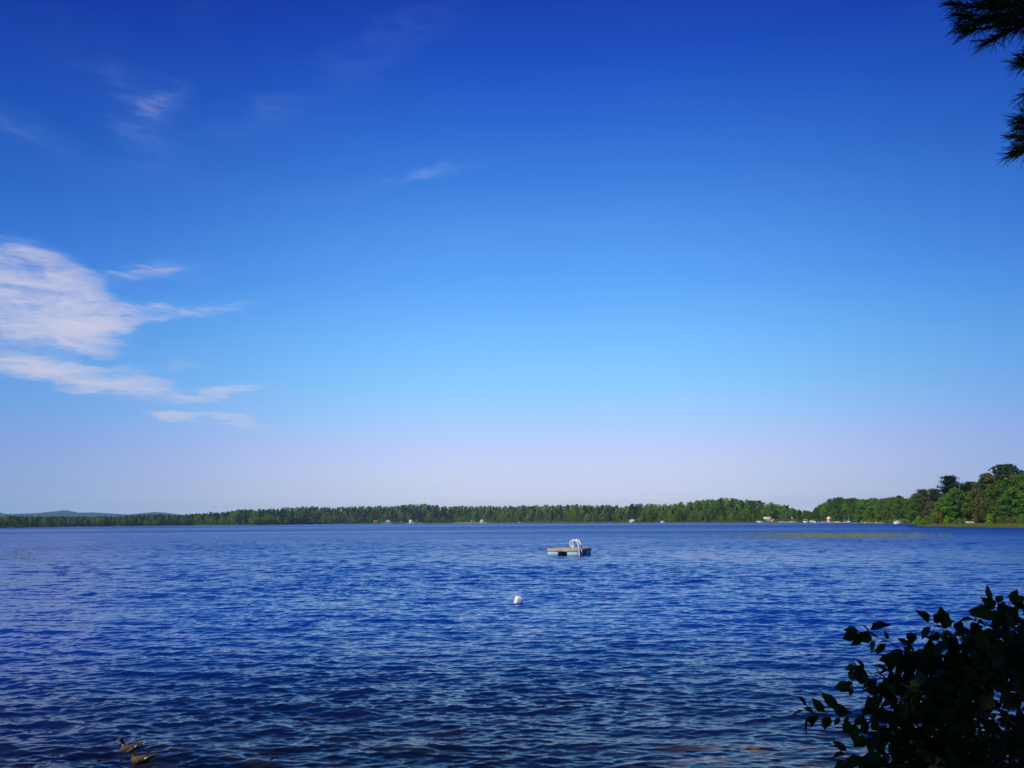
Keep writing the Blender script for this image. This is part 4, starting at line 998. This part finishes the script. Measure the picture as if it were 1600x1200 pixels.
for h_ in hub:
    ts_ = np.linspace(0, 1, 7); pts = b0 + (h_ - b0) * ts_[:, None] + np.array([0, 0, .05]) * np.sin(ts_ * 3.14)[:, None]; stems.tube(pts, np.linspace(.016, .007, 7), 7, False)
MAIN = [  # start, tip (pixels), depth offsets, leaf pairs, leaf length
    ((1560, 1180), (1258, 1110), .1, -.15, 15, .080), ((1500, 1150), (1330, 1072), .1, 0, 8, .085), ((1480, 1120), (1338, 1046), .15, .1, 8, .080), ((1540, 1120), (1386, 1048), .1, .05, 8, .082),
    ((1540, 1090), (1342, 986), .15, .0, 12, .085), ((1560, 1080), (1452, 972), .1, -.1, 9, .085), ((1530, 1060), (1486, 980), .0, .1, 7, .08), ((1590, 1080), (1552, 938), -.1, -.15, 8, .085), ((1575, 1000), (1578, 940), -.1, -.1, 4, .075), ((1580, 1020), (1522, 968), -.1, .0, 5, .08),
    ((1600, 1060), (1600, 958), -.1, 0, 6, .085), ((1640, 1080), (1630, 950), .1, 0, 8, .085), ((1640, 1240), (1322, 1178), .0, -.2, 13, .085), ((1500, 1230), (1380, 1150), .1, 0, 8, .08), ((1560, 1240), (1330, 1196), 0, -.1, 10, .085),
    ((1520, 1130), (1420, 1010), .25, .3, 8, .085), ((1560, 1140), (1430, 1075), -.1, -.1, 8, .085), ((1560, 1200), (1400, 1120), .2, .2, 8, .085), ((1540, 1110), (1398, 1095), 0, -.1, 7, .08)]
for (a_, b_, d0, d1, n, L) in MAIN:
    sprig(spt(*a_, d0), spt(*b_, d1), int(n * 1.7), L * 1.1, .006); sprig(spt(a_[0] + 14, a_[1] + 16, d0 + .12), spt(b_[0] * .72 + a_[0] * .28, b_[1] * .72 + a_[1] * .28 + 14, d1 + .12), int(n * 1.3), L * 1.1, .005)
for k in range(135):                  # dense inner part
    x = rs.uniform(1450, 1760); y = rs.uniform(1000 + max(0, (1560 - x)) * .55, 1330)
    if x < 1500 and y < 1030: continue
    d0 = rs.uniform(-.35, .5); c = spt(x + rs.uniform(20, 60), y + rs.uniform(20, 60), d0 + .05); sprig(c, spt(x, y, d0), rs.randint(4, 8), .086, .004)
n = len(leafQ); off_ = np.array(leafQ)[:, None]
LT = np.array([(0, 1, 6), (0, 6, 5), (2, 3, 7), (7, 3, 4)]); LQ4 = np.array([(1, 2, 7, 6), (6, 7, 4, 5)])
Q_ = (LQ4[None] + off_[:, :, None]).reshape(-1, 4); T_ = (LT[None] + off_[:, :, None]).reshape(-1, 3)
lt = np.array(leafT)
lv = np.concatenate(leafV) - base
lm = make_mesh('leaves', lv, Q_, T_, [M_SHRUB], attr=np.concatenate([np.repeat(lt, 2), np.repeat(lt, 4)]))
obj('leaves', lm, shrub)
stems.v = [v - base for v in stems.v]; stems.build('stem', M_TWIG, shrub, True)
tag(shrub, 'dark leafy shrub overhanging the water at the lower right', 'shrub')

# ------------------------------------------------------------------ pine tree reaching into the upper right
PD = 5.2
tb = np.array([5.6, 3.4, 0.0]); tb[2] = float(ground_z(tb[0], tb[1])) - .1
pine = empty('pine_tree', tb)
zs = np.linspace(0, 16, 14); MB().tube(np.stack([.08 * np.sin(zs * .4), .06 * np.cos(zs * .3), zs], 1), .24 * (1.03 - zs / 16.5) + .015, 14).build('trunk', M_BARK, pine, True)
def needles(nV, nT, p, d, n, L, spread=.55):
    d = d / np.linalg.norm(d)
    for k in range(n):
        q_ = d + rs.normal(size=3) * spread; q_ /= np.linalg.norm(q_); b = p - d * rs.uniform(0, .07) + rs.normal(size=3) * .004
        l_ = L * rs.uniform(.7, 1.1); u = np.cross(q_, rs.normal(size=3)); u /= np.linalg.norm(u); w = .0021
        mid_ = b + q_ * l_ * .55 + np.array([0, 0, -.002]); tip = b + q_ * l_ + np.array([0, 0, -.010])
        nV.append(np.array([b - u * w, b + u * w, mid_ + u * w, mid_ - u * w, tip + u * w * .3, tip - u * w * .3])); nT.append(np.clip(rs.normal(.38, .22), 0, 1))
def bough(attach_z, tips, path, name='branch'):
    """a limb from the trunk along path (pixel, depth), twigs to every tip with a tuft of needles"""
    st_ = MB(); pts = [tb + np.array([0, 0, attach_z])] + [ppt(x, y, d) for x, y, d in path]; pts = np.array(pts)
    seg = np.concatenate([[0], np.cumsum(np.linalg.norm(np.diff(pts, axis=0), axis=1))]); tt = np.linspace(0, seg[-1], 24)
    cur = np.stack([np.interp(tt, seg, pts[:, i]) for i in range(3)], 1)
    for _ in range(3): cur[1:-1] = (cur[:-2] + 2 * cur[1:-1] + cur[2:]) / 4
    st_.tube(cur - tb, np.linspace(.035, .004, 24), 8, False)
    nV, nT = [], []
    for (x, y, dd, dens) in tips:
        P1 = ppt(x, y, dd); k = np.argmin(np.linalg.norm(cur - (P1 + np.array([.12, 0, .02])), axis=1)); k = max(k - 2, 0); P0 = cur[k]
        ts_ = np.linspace(0, 1, 7); tw = P0 + (P1 - P0) * ts_[:, None]; tw[:, 2] -= .03 * np.sin(ts_ * math.pi)
        st_.tube(tw - tb, np.linspace(.006, .0025, 7), 5, False)
        ax = tw[-1] - tw[-3]; ax = ax / np.linalg.norm(ax) + np.array([-.35, 0, -.05])
        for f in (1.0, .93, .84): needles(nV, nT, P0 + (P1 - P0) * f + np.array([0, 0, -.03 * math.sin(f * math.pi)]), ax, int(30 * dens), .090)
    br = st_.build(name, M_TWIG, pine, True)
    V = np.concatenate(nV) - tb; i = np.arange(len(nV))[:, None] * 6; Q2 = np.concatenate([i + np.array([[0, 1, 2, 3]]), i + np.array([[3, 2, 4, 5]])])
    obj('needles', make_mesh('needles', V, Q2, mats=[M_NEED], attr=np.tile(np.array(nT), 2)), br)
t1 = [(1486, 6, 5.2, 1), (1492, 24, 5.25, 1), (1500, -14, 5.1, 1), (1496, 42, 5.3, .8), (1506, 50, 5.1, 1.1), (1512, 34, 5.2, 1), (1522, 8, 5.3, 1.2), (1518, -20, 5.2, 1), (1530, 70, 5.15, .9), (1536, 28, 5.4, 1.2), (1546, 10, 5.1, 1.2), (1553, 42, 5.2, 1.1),
      (1548, -12, 5.3, 1), (1566, 30, 5.3, 1.2), (1572, 8, 5.2, 1.2), (1584, 44, 5.1, 1.2), (1590, 20, 5.4, 1.2), (1600, 50, 5.2, 1), (1606, 5, 5.3, 1), (1560, -40, 5.2, 1), (1590, -50, 5.4, 1), (1620, 30, 5.2, 1), (1640, 60, 5.3, 1), (1640, -30, 5.3, 1), (1556, 56, 5.25, .6), (1578, 20, 5.0, 1), (1596, 34, 5.1, 1), (1542, -2, 5.2, 1)]
bough(6.7, t1, [(1900, -110, 5.4), (1720, -30, 5.3), (1620, 10, 5.25), (1560, 20, 5.2), (1510, 42, 5.2)])
bough(6.2, [(1593, 92, 5.1, 1), (1586, 100, 5.15, .8), (1602, 84, 5.1, 1), (1598, 150, 5.3, .6), (1604, 158, 5.3, .8), (1640, 110, 5.2, 1), (1660, 140, 5.2, 1), (1620, 100, 5.2, 1)], [(1880, 60, 5.4), (1700, 90, 5.3), (1610, 90, 5.15)])
bough(5.4, [(1588, 186, 5.2, 1.1), (1592, 198, 5.2, 1.1), (1582, 212, 5.2, 1.1), (1594, 218, 5.1, 1.1), (1584, 232, 5.25, 1), (1578, 240, 5.2, .8), (1600, 200, 5.2, 1.2), (1604, 228, 5.2, 1.1), (1600, 178, 5.3, 1), (1630, 210, 5.2, 1), (1650, 190, 5.3, 1), (1640, 240, 5.2, 1), (1680, 220, 5.3, 1)], [(1860, 220, 5.4), (1720, 200, 5.3), (1610, 205, 5.2)])
tag(pine, 'pine tree outside the view whose needled boughs hang in at upper right', 'tree')

# ------------------------------------------------------------------ trees on the bank behind the viewer: they shade the bank, the shrub and the shallows
for (x, y, h, w, sd) in ((-5.2, -5.0, 18, .98, 101), (-1.5, -7.5, 19, 1.1, 102), (-19.8, -2.2, 13.0, 1.0, 103), (-22, -4, 17, 1.1, 101), (4.5, -7, 17, 1.1, 104), (-9, -9, 20, 1.1, 102)):
    big_tree('broad', sd, M_LEAF, (x, y, float(ground_z(x, y)) - .1), h, w, 'tall broadleaf tree on the near bank behind the viewer', 'trees on the near bank behind the viewer')

# ------------------------------------------------------------------ air
m = MB().box((0, 0, 100), (19400, 19400, 212))
mh = bpy.data.materials.new('haze_air'); mh.use_nodes = True; t = mh.node_tree; t.nodes.remove(t.nodes['Principled BSDF'])
v = N(t, 'ShaderNodeVolumePrincipled'); v.inputs['Color'].default_value = (.42, .73, 1, 1); v.inputs['Density'].default_value = 8e-5; v.inputs['Anisotropy'].default_value = .1
t.links.new(v.outputs[0], t.nodes['Material Output'].inputs['Volume'])
tag(m.build('haze', mh), 'thin pale haze in the air over the lake', 'haze', kind='stuff')
